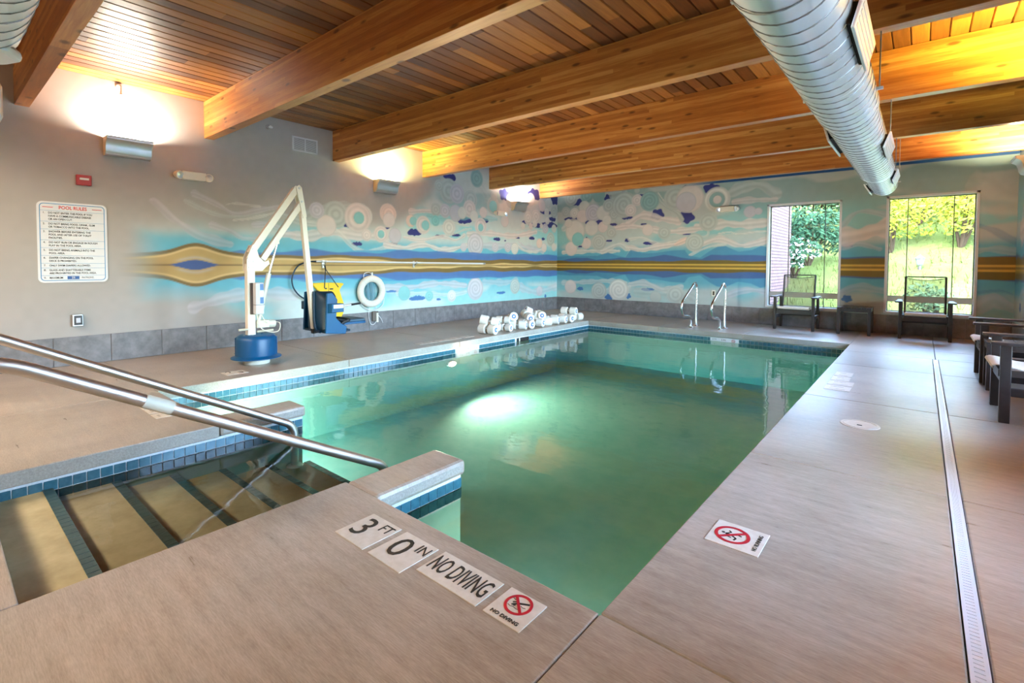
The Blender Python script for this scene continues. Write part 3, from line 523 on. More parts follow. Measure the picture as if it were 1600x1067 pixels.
# ------------------------------------------------------------------ ceiling: planks above glulam beams
ceil = bpy.data.objects.new('ceiling', None); COL.objects.link(ceil); struct(ceil); ceil.location = (0, 0, ZC)
b = MB(); b.box(XL-.2, XR+.2, YN-.2, YF+.4, ZC+.03, ZC+.1); b.build('roof_deck', DARK, ceil)
pw = (XR-XL)/62.
b = MB(); h = pw/2-.002
b.prism([(-h, .025), (-h, .010), (-h+.008, 0), (h-.008, 0), (h, .010), (h, .025)], YN, YF, axis='y')
pm = b.mesh('plank', PLANK)
for i in range(62):
    o = bpy.data.objects.new('plank', pm); COL.objects.link(o); o.parent = ceil; o.location = (XL+pw*(i+.5), 0, 0)
BY = [-3.01, -1.18, .65, 2.405, 4.232, 6.066, 7.917, 9.753]
b = MB(); b.box(XL, XR, 0, .115, -.475, -.001); bmesh_ = b.mesh('beam', BEAM, bevel=.004)
for y in BY:
    o = bpy.data.objects.new('beam', bmesh_); COL.objects.link(o); o.parent = ceil; o.location = (0, y, 0)

# ------------------------------------------------------------------ floor slabs with recessed joints
floor = bpy.data.objects.new('floor', None); COL.objects.link(floor); struct(floor)
def slab(x0, x1, y0, y1, bev=.006, th=.088):
    g = .002; b = MB(); b.box(x0+g, x1-g, y0+g, y1-g, -th, 0, 0, side=1); return b.build('slab', [DECK, SIDEM], floor, bevel=bev)
XS0, XS1 = -5.235, -.79
ysl = [YN, -.5, 1.33, 3.25, 5.08, 6.9, 8.755, YF]
for a, c in zip(ysl[:-1], ysl[1:]): slab(XL, XS0, a, c)
for a, c in zip([XS0, -3.75, -2.27], [-3.75, -2.27, XS1]): slab(a, c, 8.755, YF)
ysr = [YN, -.5, 1.41, 3.25, 5.06, 6.9, 8.0, 8.755, YF]
for a, c in zip(ysr[:-1], ysr[1:]):
    if a < 7.9: slab(XS1, .130, a, c); slab(.180, XR, a, c)
    else: slab(XS1, .155, a, c); slab(.155, XR, a, c)
slab(XS0, -3.80, YN, -.5); slab(XS0, -3.80, -.5, 1.33)
slab(-3.80, -2.31, YN, .186)
slab(-2.31, XS1, YN, -.5); slab(-2.31, XS1, -.5, 1.41)
slab(-2.31, -2.035, 1.41, 2.03, .022); slab(-4.07, -3.80, 1.33, 1.97, .022)
b = MB(); b.box(.10, .21, YN, 8.0, -.2, -.089); b.box(.1, .131, YN, 8, -.2, -.089); b.build('drain_channel', DARK, floor)

# pool shell (below the coping), floor and stairs
pool = bpy.data.objects.new('pool_shell', None); COL.objects.link(pool); struct(pool)
T = -.0885; ins = .025; BOT = -1.3
for r in [(XL, XS0-ins, YN, YF), (XS0-ins, XS1+ins, 8.755+ins, YF), (XS1+ins, XR, YN, YF), (XS0-ins, -3.80-ins, YN, 1.33-ins), (-3.80-ins, -2.31+ins, YN, .186-ins),
          (-2.31+ins, XS1+ins, YN, 1.41-ins), (-2.31+ins, -2.035-ins, 1.41-ins, 2.03-ins), (-4.07+ins, -3.80-ins, 1.33-ins, 1.97-ins)]:
    b = MB(); b.box(r[0], r[1], r[2], r[3], BOT, T); b.build('pool_wall', PLASTER, pool)
FZ = -.82
b = MB(); b.box(XS0-ins-.01, XS1+ins+.01, 1.2, 8.8, BOT, FZ); b.box(-3.84, -2.27, .1, 1.2, BOT, FZ); b.build('pool_floor', PLASTER, pool)
ED = [.455, .765, 1.07, 1.37, 1.69, 2.0]; SZ = [-.155, -.212, -.272, -.334, -.402, -.47]
sx0, sx1 = -3.80-ins, -2.31+ins
prev = .186-ins
for k, (e, z) in enumerate(zip(ED, SZ)):
    b = MB(); b.box(sx0, sx1, prev-.001, e, BOT, z); st = b.build('stair_tread', STEPM, pool, bevel=.003); prev = e
    nb = 30; dx = (sx1-sx0)/nb
    b = MB(); b.box(.0015, dx-.0015, -.046, 0, -.012, .004); nm = b.mesh('nosing_tile', NOSE, bevel=.001)
    for i in range(nb):
        o = bpy.data.objects.new('nosing_tile', nm); COL.objects.link(o); o.parent = st; o.location = (sx0+i*dx, e+.003, z)
# waterline tiles
TP = .0630; th_ = .056
def tile_mesh(axis, sgn):
    b = MB(); w2 = TP/2-.0022
    if axis == 'x': b.box(0, .006*sgn, -w2, w2, -th_/2, th_/2)
    else: b.box(-w2, w2, 0, .006*sgn, -th_/2, th_/2)
    return b.mesh('waterline_tile', TILE, bevel=.0015)
tmesh = {}
def tile_run(axis, c, sgn, a, e, rows=1, single=True, skip=(), low_single=False):
    key = (axis, sgn)
    if key not in tmesh: tmesh[key] = tile_mesh(axis, sgn)
    b = MB()
    if axis == 'x': b.box(c-.01*sgn, c+.002*sgn, a, e, -.236, -.0885)
    else: b.box(a, e, c-.01*sgn, c+.002*sgn, -.236, -.0885)
    g = b.build('grout_band', GROUT, pool); n = int(round((e-a)/TP)); st = MB()
    for row in range(2):
        z = -.134-row*.0625
        for i in range(n):
            u = a+(e-a)*(i+.5)/n
            if any(s0 < u < s1 for s0, s1 in skip): continue
            if single and (row == 0 or low_single):
                o = bpy.data.objects.new('waterline_tile', tmesh[key]); COL.objects.link(o); o.parent = g
                o.location = (c+.002*sgn, u, z) if axis == 'x' else (u, c+.002*sgn, z)
            else:
                w2 = TP/2-.0022
                if axis == 'x': st.box(c+.002*sgn, c+.008*sgn, u-w2, u+w2, z-th_/2, z+th_/2)
                else: st.box(u-w2, u+w2, c+.002*sgn, c+.008*sgn, z-th_/2, z+th_/2)
    if st.v: o = st.build('waterline_tiling', TILE, g); o['kind'] = 'stuff'
    return g
LWX = XS0-ins
tile_run('x', LWX, 1, 1.33-ins, 8.755+ins, skip=[(5.04, 5.53), (6.42, 6.79)])
tile_run('y', 8.755+ins, -1, XS0-ins, XS1+ins, skip=[(-2.82, -2.32)])
tile_run('x', -3.80-ins, 1, .186-ins, 1.97-ins, low_single=True)
tile_run('x', -2.035-ins, 1, 1.41-ins, 2.03-ins, low_single=True)
tile_run('x', XS1+ins, -1, 1.41-ins, 8.755+ins, single=False)
for (c, sgn, a, e) in [(1.41-ins, 1, -2.035-ins, XS1+ins), (1.33-ins, 1, XS0-ins, -4.07+ins), (.186-ins, 1, -3.80-ins, -2.31+ins), (2.03-ins, 1, -2.31+ins, -2.035-ins), (1.97-ins, 1, -4.07+ins, -3.80-ins)]:
    tile_run('y', c, sgn, a, e, single=False)
tile_run('x', -2.31+ins, -1, .186-ins, 2.03-ins, single=False); tile_run('x', -4.07+ins, -1, 1.33-ins, 1.97-ins, single=False)

# water: clear body with absorption and a softly rippled mirror surface
def water_mat():
    m = bpy.data.materials.new('pool_water'); m.use_nodes = True; n = m.node_tree.nodes; n.clear(); l = m.node_tree.links
    o = n.new('ShaderNodeOutputMaterial'); mx = n.new('ShaderNodeMixShader'); tr = n.new('ShaderNodeBsdfTransparent'); g = n.new('ShaderNodeBsdfGlossy'); f = n.new('ShaderNodeFresnel')
    va = n.new('ShaderNodeVolumeAbsorption'); va.inputs['Color'].default_value = WATER_C; va.inputs['Density'].default_value = WATER_D
    geo = n.new('ShaderNodeNewGeometry'); nz = n.new('ShaderNodeTexNoise'); nz.inputs['Scale'].default_value = 4.0; nz.inputs['Detail'].default_value = 2.5
    mp = n.new('ShaderNodeMapping'); mp.inputs['Scale'].default_value = (1, 1.6, 1); l.new(geo.outputs['Position'], mp.inputs[0]); l.new(mp.outputs[0], nz.inputs['Vector'])
    bp = n.new('ShaderNodeBump'); bp.inputs['Strength'].default_value = .10; bp.inputs['Distance'].default_value = .03; l.new(nz.outputs['Fac'], bp.inputs['Height'])
    l.new(bp.outputs[0], g.inputs['Normal']); l.new(bp.outputs[0], f.inputs['Normal']); f.inputs[0].default_value = 1.33
    g.inputs['Roughness'].default_value = .03
    l.new(f.outputs[0], mx.inputs[0]); l.new(tr.outputs[0], mx.inputs[1]); l.new(g.outputs[0], mx.inputs[2]); l.new(mx.outputs[0], o.inputs['Surface']); l.new(va.outputs[0], o.inputs['Volume'])
    return m
b = MB()
poly = [(-5.268,1.295),(-4.037,1.295),(-4.037,1.935),(-3.832,1.935),(-3.832,.155),(-2.278,.155),(-2.278,1.995),(-2.067,1.995),(-2.067,1.378),(-.757,1.378),(-.757,8.787),(-5.268,8.787)]
b.prism(poly, -1.25, -.166)
o = b.build('pool_water', water_mat()); tag(o, 'still turquoise green water filling the indoor pool', 'water', kind='stuff')

# base tiles along the walls
def base_run(name, axis, c, sgn, a, e, marks, skip=()):
    root = bpy.data.objects.new(name, None); COL.objects.link(root); struct(root)
    bk = MB(); t0, t1 = (c, c+.006*sgn)
    if axis == 'x': bk.box(min(t0,t1), max(t0,t1), a, e, 0.001, .318)
    else: bk.box(a, e, min(t0,t1), max(t0,t1), 0.001, .318)
    bk.build('grout_bed', GROUTG, root)
    ks = [a]+sorted(m_ for m_ in marks if a < m_ < e)+[e]
    for p, q in zip(ks[:-1], ks[1:]):
        b = MB(); s0, s1 = c+.006*sgn, c+.016*sgn
        if axis == 'x': b.box(min(s0,s1), max(s0,s1), p+.0025, q-.0025, .004, .320)
        else: b.box(p+.0025, q-.0025, min(s0,s1), max(s0,s1), .004, .320)
        b.build('base_tile', WBASE, root, bevel=.002)
GROUTG = mat('grey_grout', lin((150,148,146)), .8)
base_run('baseboard_left', 'x', XL, 1, YN, YF, [10.36-.498*k for k in range(0, 28)])
base_run('baseboard_far', 'y', YF, -1, XL+.017, XR, [-6.907+.497*k for k in range(0, 17)])
base_run('baseboard_right', 'x', XR, -1, YN, YF-.017, [10.2-.498*k for k in range(0, 28)])
# ------------------------------------------------------------------ ducts
def helix(x, z, y0, y1, r, pitch, tr=.0045, axis='y'):
    n = int((y1-y0)/pitch*22); P = []
    for i in range(n+1):
        a = 2*math.pi*i/22; t = y0+pitch*i/22
        P.append((x+r*math.cos(a), t, z+r*math.sin(a)) if axis == 'y' else (t, x+r*math.cos(a), z+r*math.sin(a)))
    return P
DX, DZ = -.478, 2.385
duct = thing('spiral_duct', (DX, 3.5, DZ), 'long galvanised spiral air duct hung below the beams and running to the window wall', 'duct')
segs = [(1.05, 4.6, .200), (4.6, 7.7, .186), (7.7, 9.32, .168)]
for a, c, r in segs:
    b = MB(); b.tube([(DX, a, DZ), (DX, c, DZ)], r, 48); b.build('duct_section', GALV, duct, smooth=True)
    b = MB(); b.tube(helix(DX, DZ, a+.02, c-.02, r+.0015, .135), .0045, 6); b.build('spiral_seam', GALV_D, duct, smooth=True)
for y, r in [(2.28, .206), (4.6, .204), (7.7, .19), (9.3, .172), (3.7, .203), (6.1, .19)]:
    b = MB(); b.tube([(DX, y-.02, DZ), (DX, y+.02, DZ)], r, 48); b.build('joint_band', GALV, duct, smooth=True)
b = MB(); b.lathe([(0, 0), (.1, .004), (.165, .0)], 32, M=Matrix.Translation((DX, 9.325, DZ)) @ Matrix.Rotation(-math.pi/2, 4, 'X')); b.build('end_cap', GALV, duct, smooth=True)
def register(y0, y1, ang, r):
    M = Matrix.Translation((DX, 0, DZ)) @ Matrix.Rotation(math.radians(ang), 4, 'Y')
    b = MB(); b.box(r-.04, r+.022, y0+.03, y1-.03, -.05, .05, M=M); f = b.build('register_neck', DARK, duct)
    b = MB(); b.box(r+.022, r+.038, y0, y1, -.075, .075, M=M); f = b.build('air_register', GALV, duct, bevel=.004)
    b = MB()
    for i in range(4): b.box(r+.038, r+.041, y0+.03, y1-.03, -.055+i*.03, -.042+i*.03, M=M)
    b.build('louvre', GALV, f)
register(2.78, 3.45, 15, .200); register(5.7, 6.45, 20, .186); register(5.2, 6.0, 165, .186); register(8.9, 9.25, 150, .168); register(8.0, 8.6, 20, .168)
for y in (2.46, 4.29, 6.12, 7.97, 9.2):
    yb = min(BY, key=lambda q: abs(q+.057-y)); r = .2 if y < 4.6 else (.186 if y < 7.7 else .168)
    top = 2.776 if abs(yb+.057-y) < .07 else 3.26
    for sx in (-1, 1):
        rod = MB(); rod.cyl((DX+sx*(r+.02), y, DZ), (DX+sx*(r+.02), y, top), .005, 6); rod.build('hanger_rod', GALV_D, duct)
        b = MB(); b.cbox((DX+sx*(r+.012), y, DZ), (.06, .03, .016)); b.build('hanger_bracket', WHITE, duct)
b = MB(); b.tube([(-3.75, .19, 2.39), (DX-.21, .19, 2.39)], .187, 40)
d2 = thing('cross_duct', (-2.0, .19, 2.39), 'galvanised spiral duct crossing overhead in the top left corner of the room', 'duct')
b.build('duct_section', GALV, d2, smooth=True)
b = MB(); b.tube(helix(.19, 2.39, -3.7, DX-.3, .188, .135, axis='x'), .004, 6); b.build('spiral_seam', GALV_D, d2, smooth=True)
b = MB(); b.lathe([(0, .0), (.19, 0), (.19, .06), (0, .06)], 8, M=Matrix.Translation((-3.76, .19, 2.28)) @ Matrix.Scale(1.0, 4) @ Matrix.Rotation(math.pi, 4, 'X')); b.box(-4.2, -3.80, .03, .30, 1.90, 2.12); b.build('supply_boot', GALV, d2, bevel=.03)

# ------------------------------------------------------------------ wall sconces (uplights, the last one added for light)
def sconce(y0, y1, label, color, power, side=-1):
    X = XL if side < 0 else XR; s = 1 if side < 0 else -1; z0, z1 = 2.375, 2.585
    t = thing('wall_sconce', (X, (y0+y1)/2, (z0+z1)/2), label, 'sconce', 'uplight sconces')
    prof = [(0, z0+.012), (.05, z0), (.085, z0+.012), (.11, z0+.05), (.118, z0+.10), (.135, z0+.145), (.16, z0+.165), (.178, z0+.175), (.18, z1-.012), (.19, z1-.006), (.19, z1)]
    sheet = prof+[(p-.006, z) for p, z in prof[::-1]]
    b = MB(); b.prism([(X+s*p, z) for p, z in sheet], y0, y1, axis='y'); 
    # prism axis y takes (x,z) pairs
    b.build('curved_shade', SILVER, t, smooth=True)
    for yy in (y0-.004, y1):
        b = MB(); b.prism([(X+s*p, z) for p, z in [(0, z0)]+prof[1:]+[(0, z1)]], yy, yy+.004, axis='y'); b.build('end_panel', BEIGE, t)
    for zz in (z0+.016, z1-.022, z1-.035):
        b = MB(); d = np.interp(zz, [p[1] for p in prof], [p[0] for p in prof]); b.box(min(X+s*(d-.002), X+s*(d+.005)), max(X+s*(d-.002), X+s*(d+.005)), y0, y1, zz, zz+.005); b.build('trim_line', SILVER, t)
    b = MB(); b.box(min(X+s*.04, X+s*.115), max(X+s*.04, X+s*.115), y0+.05, y1-.05, z1-.06, z1-.05); b.build('lamp_tube', mat('lamp_glow', (1,1,1), .5, emit=color, estr=6.0), t)
    a = area('sconce_light', (X+s*.10, (y0+y1)/2, z1-.035), (0, 0, 1), (y1-y0)*.8, .11, power, color)
    a.data.size, a.data.size_y = .11, (y1-y0)*.8
    a.rotation_euler = (math.pi, 0, 0); a.location = Vector(a.location)-Vector(t.location); a.parent = t
    return t
sconce(1.37, 1.80, 'silver curved wall sconce glowing above the red alarm and pool rules sign', SC[0][0], SC[0][1])
sconce(4.99, 5.42, 'silver curved wall sconce glowing between the lift arm and the painted clouds', SC[1][0], SC[1][1])
sconce(8.67, 9.10, 'silver curved wall sconce glowing near the room corner over painted clouds', SC[2][0], SC[2][1])
sconce(1.37, 1.80, 'silver wall sconce on the right wall nearest the camera', SC[3][0], SC[3][1], 1)
sconce(4.99, 5.42, 'silver wall sconce on the right wall above the middle side window', SC[4][0], SC[4][1], 1)
sconce(9.10, 9.53, 'white lit wall sconce on the right wall beside the far corner', SC[5][0], SC[5][1], 1)
sconce(-2.3, -1.87, 'added unseen sconce on the left wall behind the camera', SC[6][0], SC[6][1])  # added out of view to light the near end of the room

# ------------------------------------------------------------------ emergency lights
def emergency(loc, rz, label, w=.42):
    t = thing('emergency_light', loc, label, 'light', 'emergency lights'); t.rotation_euler.z = 0
    R = Matrix.Translation(loc) @ Matrix.Rotation(rz, 4, 'Z')
    b = MB(); b.prism([(-w*.30, -.05), (w*.30, -.05), (w*.34, .0), (w*.32, .055), (-w*.32, .055), (-w*.34, 0)], -.085, -.001, axis='y', M=R); b.build('battery_case', CREAM, t, bevel=.006)
    for sx in (-1, 1):
        M = R @ Matrix.Translation((sx*w*.42, -.07, .0)) @ Matrix.Rotation(math.radians(100), 4, 'X') @ Matrix.Rotation(math.radians(-sx*28), 4, 'Y')
        b = MB(); b.lathe([(0, -.05), (.03, -.045), (.048, -.01), (.052, .03), (.046, .034)], 20, M=M); h = b.build('lamp_head', CREAM, t, smooth=True)
        b = MB(); b.lathe([(0, .026), (.044, .03), (.044, .036), (0, .042)], 20, M=M); b.build('lamp_lens', LENS, h, smooth=True)
    return t
emergency((XL, 2.26, 2.255), math.pi/2, 'cream two-headed emergency light beside the sconce over the pool rules')
emergency((XL, 8.24, 2.27), math.pi/2, 'cream two-headed emergency light below the sconce nearest the corner', .40)
emergency((-3.06, YF, 2.285), 0, 'cream two-headed emergency light on the window wall left of the windows', .44)

# ------------------------------------------------------------------ small wall fittings
t = thing('fire_alarm_pull', (XL, 1.184, 2.066), 'small red fire alarm box on the wall above the pool rules sign', 'alarm')
b = MB(); b.box(XL, XL+.05, 1.119, 1.249, 2.008, 2.122); b.build('housing', REDP, t, bevel=.006)
b = MB(); b.box(XL+.05, XL+.062, 1.145, 1.225, 2.066, 2.088); b.build('pull_bar', SIGNW, t, bevel=.003)
t = thing('intercom_box', (XL, 1.10, .50), 'small metal switch box on the grey wall low below the pool rules sign', 'switch')
b = MB(); b.box(XL, XL+.045, 1.055, 1.150, .435, .568); b.build('housing', SILVER, t, bevel=.006)
b = MB(); b.box(XL+.045, XL+.05, 1.07, 1.14, .45, .555); b.build('face_plate', BROWN, t)
b = MB(); b.box(XL+.05, XL+.062, 1.085, 1.125, .475, .53); b.build('button', LENS, t, bevel=.003)
t = thing('return_air_grille', (XL, 3.775, 2.94), 'white louvred air grille high on the left wall', 'vent')
b = MB(); y0, y1, z0, z1 = 3.575, 3.975, 2.83, 3.05
b.box(XL, XL+.012, y0, y1, z0, z0+.025); b.box(XL, XL+.012, y0, y1, z1-.025, z1); b.box(XL, XL+.012, y0, y0+.025, z0, z1); b.box(XL, XL+.012, y1-.025, y1, z0, z1); b.box(XL, XL+.012, 3.765, 3.785, z0, z1)
b.build('frame', WHITE, t)
b = MB(); b.box(XL+.0005, XL+.003, y0+.02, y1-.02, z0+.02, z1-.02); b.build('dark_backing', mat('grille_grey', lin((120,118,118)), .8), t)
for i in range(12):
    b = MB(); z = z0+.032+i*.0135; b.box(XL+.003, XL+.010, y0+.025, y1-.025, z, z+.006); b.build('louvre', WHITE, t)
def sprinkler(y, z, label, drop):
    t = thing('sprinkler_head', (XL+.1, y, z), label, 'sprinkler')
    b = MB(); b.cyl((XL, y, z+drop), (XL+.03, y, z+drop), .03, 16); b.tube(fillet([(XL+.01, y, z+drop), (XL+.1, y, z+drop), (XL+.1, y, z)], .03), .009, 8); b.build('drop_pipe', LENS, t, smooth=True)
    b = MB(); b.lathe([(0, -.035), (.026, -.03), (.03, -.015), (.016, -.006), (.012, .0)], 16, M=Matrix.Translation((XL+.1, y, z))); b.build('deflector', WHITE, t, smooth=True)
sprinkler(1.52, 3.10, 'small white sprinkler hanging over the sconce above the pool rules', .09)
sprinkler(3.22, 3.10, 'small round sprinkler on the left wall beside the white grille', 0)
t = thing('wall_outlet', (-3.31, YF, .57), 'small metal outlet behind the pool ladder on the painted window wall', 'outlet')
b = MB(); b.box(-3.35, -3.27, YF-.02, YF, .51, .63); b.build('plate', SILVER, t, bevel=.004)
b = MB(); b.box(-3.33, -3.29, YF-.024, YF-.02, .53, .61); b.build('socket', BROWN, t)

# ------------------------------------------------------------------ pool rules sign
def text(body, size, M, m, parent, name='lettering', ax='LEFT', xs=1.0, ext=.0006, bold=0.0):
    c = bpy.data.curves.new(name, 'FONT'); c.body = body; c.size = size; c.align_x = ax; c.align_y = 'CENTER'; c.extrude = ext; c.offset = bold; c.resolution_u = 3
    o = bpy.data.objects.new(name, c); COL.objects.link(o); bpy.context.view_layer.update()
    me = bpy.data.meshes.new_from_object(o.evaluated_get(bpy.context.evaluated_depsgraph_get())); bpy.data.objects.remove(o); bpy.data.curves.remove(c)
    me.transform(Matrix.Scale(xs, 4, (1, 0, 0))); me.transform(M); me.transform(Matrix.Translation(-world_loc(parent))); me.materials.clear(); me.materials.append(m)
    o = bpy.data.objects.new(name, me); COL.objects.link(o); o.parent = parent; return o
def rrect(x0, x1, y0, y1, r, n=5):
    P = []
    for cx, cy, a0 in ((x1-r, y1-r, 0), (x0+r, y1-r, 90), (x0+r, y0+r, 180), (x1-r, y0+r, 270)):
        for i in range(n+1):
            a = math.radians(a0+90*i/n); P.append((cx+r*math.cos(a), cy+r*math.sin(a)))
    return P
SY0, SY1, SZ0, SZ1 = .795, 1.382, .926, 1.805
sign = thing('pool_rules_sign', (XL, (SY0+SY1)/2, (SZ0+SZ1)/2), 'white pool rules notice with blue lines on the grey left wall', 'sign')
b = MB(); b.prism(rrect(SY0, SY1, SZ0, SZ1, .05), XL, XL+.008, axis='x'); b.build('board', SIGNW, sign)
o0 = rrect(SY0+.02, SY1-.02, SZ0+.02, SZ1-.02, .035); o1 = rrect(SY0+.027, SY1-.027, SZ0+.027, SZ1-.027, .03); b = MB(); n = len(o0)
b.add([(XL+.0088, p[0], p[1]) for p in o0+o1], [(i, (i+1) % n, n+(i+1) % n, n+i) for i in range(n)]); b.build('blue_border', SIGNB, sign)
def WL(y, z): return Matrix(((0, 0, 1, XL+.0092), (1, 0, 0, y), (0, 1, 0, z), (0, 0, 0, 1)))
rules = [['DO NOT ENTER THE POOL IF YOU', 'HAVE A COMMUNICABLE DISEASE', 'OR AN OPEN CUT.'], ['DO NOT BRING FOOD, DRINK, GUM', 'OR TOBACCO INTO THE POOL.'], ['SHOWER BEFORE ENTERING THE', 'POOL AND AFTER USE OF TOILET', 'FACILITIES.'],
         ['DO NOT RUN OR ENGAGE IN ROUGH', 'PLAY IN THE POOL AREA.'], ['DO NOT BRING ANIMALS INTO THE', 'POOL AREA.'], ['DIAPER CHANGING ON THE POOL', 'DECK IS PROHIBITED.'], ['ONLY SWIM DIAPERS ALLOWED.'], ['GLASS AND SHATTERABLE ITEMS', 'ARE PROHIBITED IN THE POOL AREA.']]
text('POOL RULES', .052, WL((SY0+SY1)/2, SZ1-.062), SIGNR, sign, 'title', 'CENTER', .80, bold=.001)
b = MB(); [b.box(XL+.008, XL+.009, y, y+.085, SZ1-.065, SZ1-.058) for y in (SY0+.045, SY1-.130)]; b.build('title_dash', SIGNR, sign)
z = SZ1-.098; H = SZ1-.098-(SZ0+.027); lines = sum(len(r) for r in rules)+1; lh = (H-9*.016)/lines
for k, r in enumerate(rules+[['MAXIMUM']]):
    b = MB(); b.box(XL+.008, XL+.009, SY0+.024, SY1-.024, z-.0012, z+.0012); b.build('blue_rule', SIGNB, sign); z -= .008
    text('%d.' % (k+1), lh*.86, WL(SY0+.045, z-lh/2), INK, sign)
    for ln in r: text(ln, lh*.86, WL(SY0+.09, z-lh/2), INK, sign, xs=.80, bold=.0004); z -= lh
    z -= .008
zz = z+.008+lh/2
b = MB(); b.box(XL+.008, XL+.0095, SY0+.235, SY0+.335, zz-lh*.52, zz+lh*.52); b.build('number_patch', SIGNBB, sign)
text('25', lh*.9, WL(SY0+.285, zz)@Matrix.Translation((0, 0, .0008)), SIGNW, sign, ax='CENTER'); text('PATRONS.', lh*.86, WL(SY0+.355, zz), INK, sign, xs=.8)

# ------------------------------------------------------------------ deck sign tiles
def FL(x, y, rz=0): return Matrix.Translation((x, y, .0042)) @ Matrix.Rotation(rz, 4, 'Z')
def ftile(x0, x1, y0, y1, label, group=None, n='deck_sign_tile'):
    t = thing(n, ((x0+x1)/2, (y0+y1)/2, 0), label, 'tile', group)
    b = MB(); b.box(x0, x1, y0, y1, -.004, .003); b.build('tile_body', TILEW, t, bevel=.001)
    return t
def ring_sign(t, cx, cy, r, rz, fig):
    b = MB(); n = 40
    vs = [(math.cos(2*math.pi*i/n)*q, math.sin(2*math.pi*i/n)*q, h) for q, h in ((r, .0033), (r, .0045), (r*.8, .0045), (r*.8, .0033)) for i in range(n)]
    fs = [(k*n+i, k*n+(i+1) % n, (k+1)*n+(i+1) % n, (k+1)*n+i) for k in range(3) for i in range(n)]
    M = Matrix.Translation((cx, cy, 0)) @ Matrix.Rotation(rz, 4, 'Z'); b.add(vs, fs, M=M)
    a = M @ Vector((-r*.62, r*.62, .0040)); c = M @ Vector((r*.62, -r*.62, .0040)); b.bar(a, c, r*.2, .0014)
    b.build('prohibition_ring', RED, t)
    b = MB()
    for s in fig:
        P = [M @ Vector((x*r, y*r, .0036)) for x, y in s[1:]]
        for p, q in zip(P[:-1], P[1:]): b.bar(p, q, s[0]*r, .0008)
        if len(P) == 1: b.add([(P[0].x+s[0]*r*math.cos(i*.785), P[0].y+s[0]*r*math.sin(i*.785), .0039) for i in range(8)], [tuple(range(8))])
    b.build('pictogram', INK, t)
DIVER = [(.16, (-.05,.12), (.45,.38), (.62,.45)), (.12, (.0,.05), (-.28,-.05), (-.42,-.25)), (.10, (-.1,.2), (-.35,.12), (-.5,.0)), (.11, (-.22,-.18)), (.035, (-.7,.35), (-.5,.28), (-.35,.34), (-.2,.28)), (.035, (-.65,-.35), (-.4,-.42), (-.2,-.35), (.1,-.42), (.35,-.36)), (.035, (.2,.0), (.4,-.06), (.6,0))]
RUNNER = [(.11, (.02,.52)), (.17, (.0,.38), (-.08,.0)), (.11, (-.06,.0), (.22,-.18), (.12,-.5)), (.11, (-.08,0), (-.28,-.28), (-.55,-.22)), (.08, (.0,.32), (.28,.12), (.42,.28)), (.08, (-.02,.32), (-.3,.2), (-.35,-.02))]
G3 = 'depth and warning tiles in the near deck'
t = ftile(-1.905, -1.700, 1.108, 1.305, 'cream deck tile reading 3 FT beside the near coping', G3); text('3', .185, FL(-1.885, 1.205), INK, t, xs=1.0); text('FT', .075, FL(-1.778, 1.255), INK, t, xs=.85)
t = ftile(-1.667, -1.465, 1.110, 1.307, 'cream deck tile reading 0 IN between the 3 FT and no diving tiles', G3); text('0', .175, FL(-1.640, 1.21), INK, t, xs=1.05); text('IN', .075, FL(-1.535, 1.255), INK, t, xs=.85)
t = ftile(-1.433, -1.125, 1.165, 1.315, 'long cream deck tile with tall NO DIVING lettering', G3); text('NO DIVING', .125, FL(-1.279, 1.24), INK, t, ax='CENTER', xs=.44, bold=.0006)
t = ftile(-1.093, -.938, 1.167, 1.319, 'square cream deck tile with a red no diving symbol', G3); ring_sign(t, -1.016, 1.262, .05, 0, DIVER); text('NO DIVING', .021, FL(-1.016, 1.187), INK, t, ax='CENTER', xs=1.05, bold=.0003)
t = ftile(-.676, -.468, 2.081, 2.285, 'square cream deck tile with a red no running symbol'); ring_sign(t, -.592, 2.183, .07, math.pi/2, RUNNER); text('NO RUNNING', .024, FL(-.492, 2.183, math.pi/2), INK, t, ax='CENTER', xs=.9)
def faint(t, x0, x1, y0, y1, n, m=None):
    b = MB()
    for i in range(n):
        y = y0+(y1-y0)*(i+.5)/n; b.box(x0+.04, x1-.04-.02*(i % 2), y-.012, y+.004, .003, .0034)
    b.build('faint_marking', m or speckle('faint_ink', lin((150,138,120)), lin((200,188,170)), 40), t)
G4 = 'warning tiles with glare-pale marks in the window-side deck'
for (x0, x1, y0, y1, lb) in [(-.683, -.530, 6.11, 6.345, 'deck tile with painted glare-pale marks in the right deck, farthest of its row'), (-.683, -.530, 5.85, 6.09, 'deck tile with painted glare-pale marks in the right deck, second farthest of its row'), (-.683, -.480, 5.62, 5.83, 'deck tile with painted glare-pale marks in the right deck, second nearest of its row'), (-.683, -.480, 5.39, 5.60, 'deck tile with painted glare-pale marks in the right deck, nearest of its row')]:
    faint(ftile(x0, x1, y0, y1, lb, G4), x0, x1, y0, y1, 2)  # glare over the print is put into its pale ink colour
G5 = 'worn tiles in the left deck'
for i, (a, c) in enumerate([(4.50, 4.66), (4.68, 4.84), (4.87, 5.17), (5.19, 5.33), (5.42, 5.60)]):
    faint(ftile(-5.58, -5.44, a, c, ['worn cream tile in the left deck row, nearest the lift', 'worn cream tile in the left deck row, second from the lift', 'longest worn cream tile in the middle of the left deck row', 'worn cream tile in the left deck row, fourth from the lift', 'worn cream tile in the left deck row, nearest the foam dumbbells'][i], G5), -5.58, -5.44, a, c, 3)
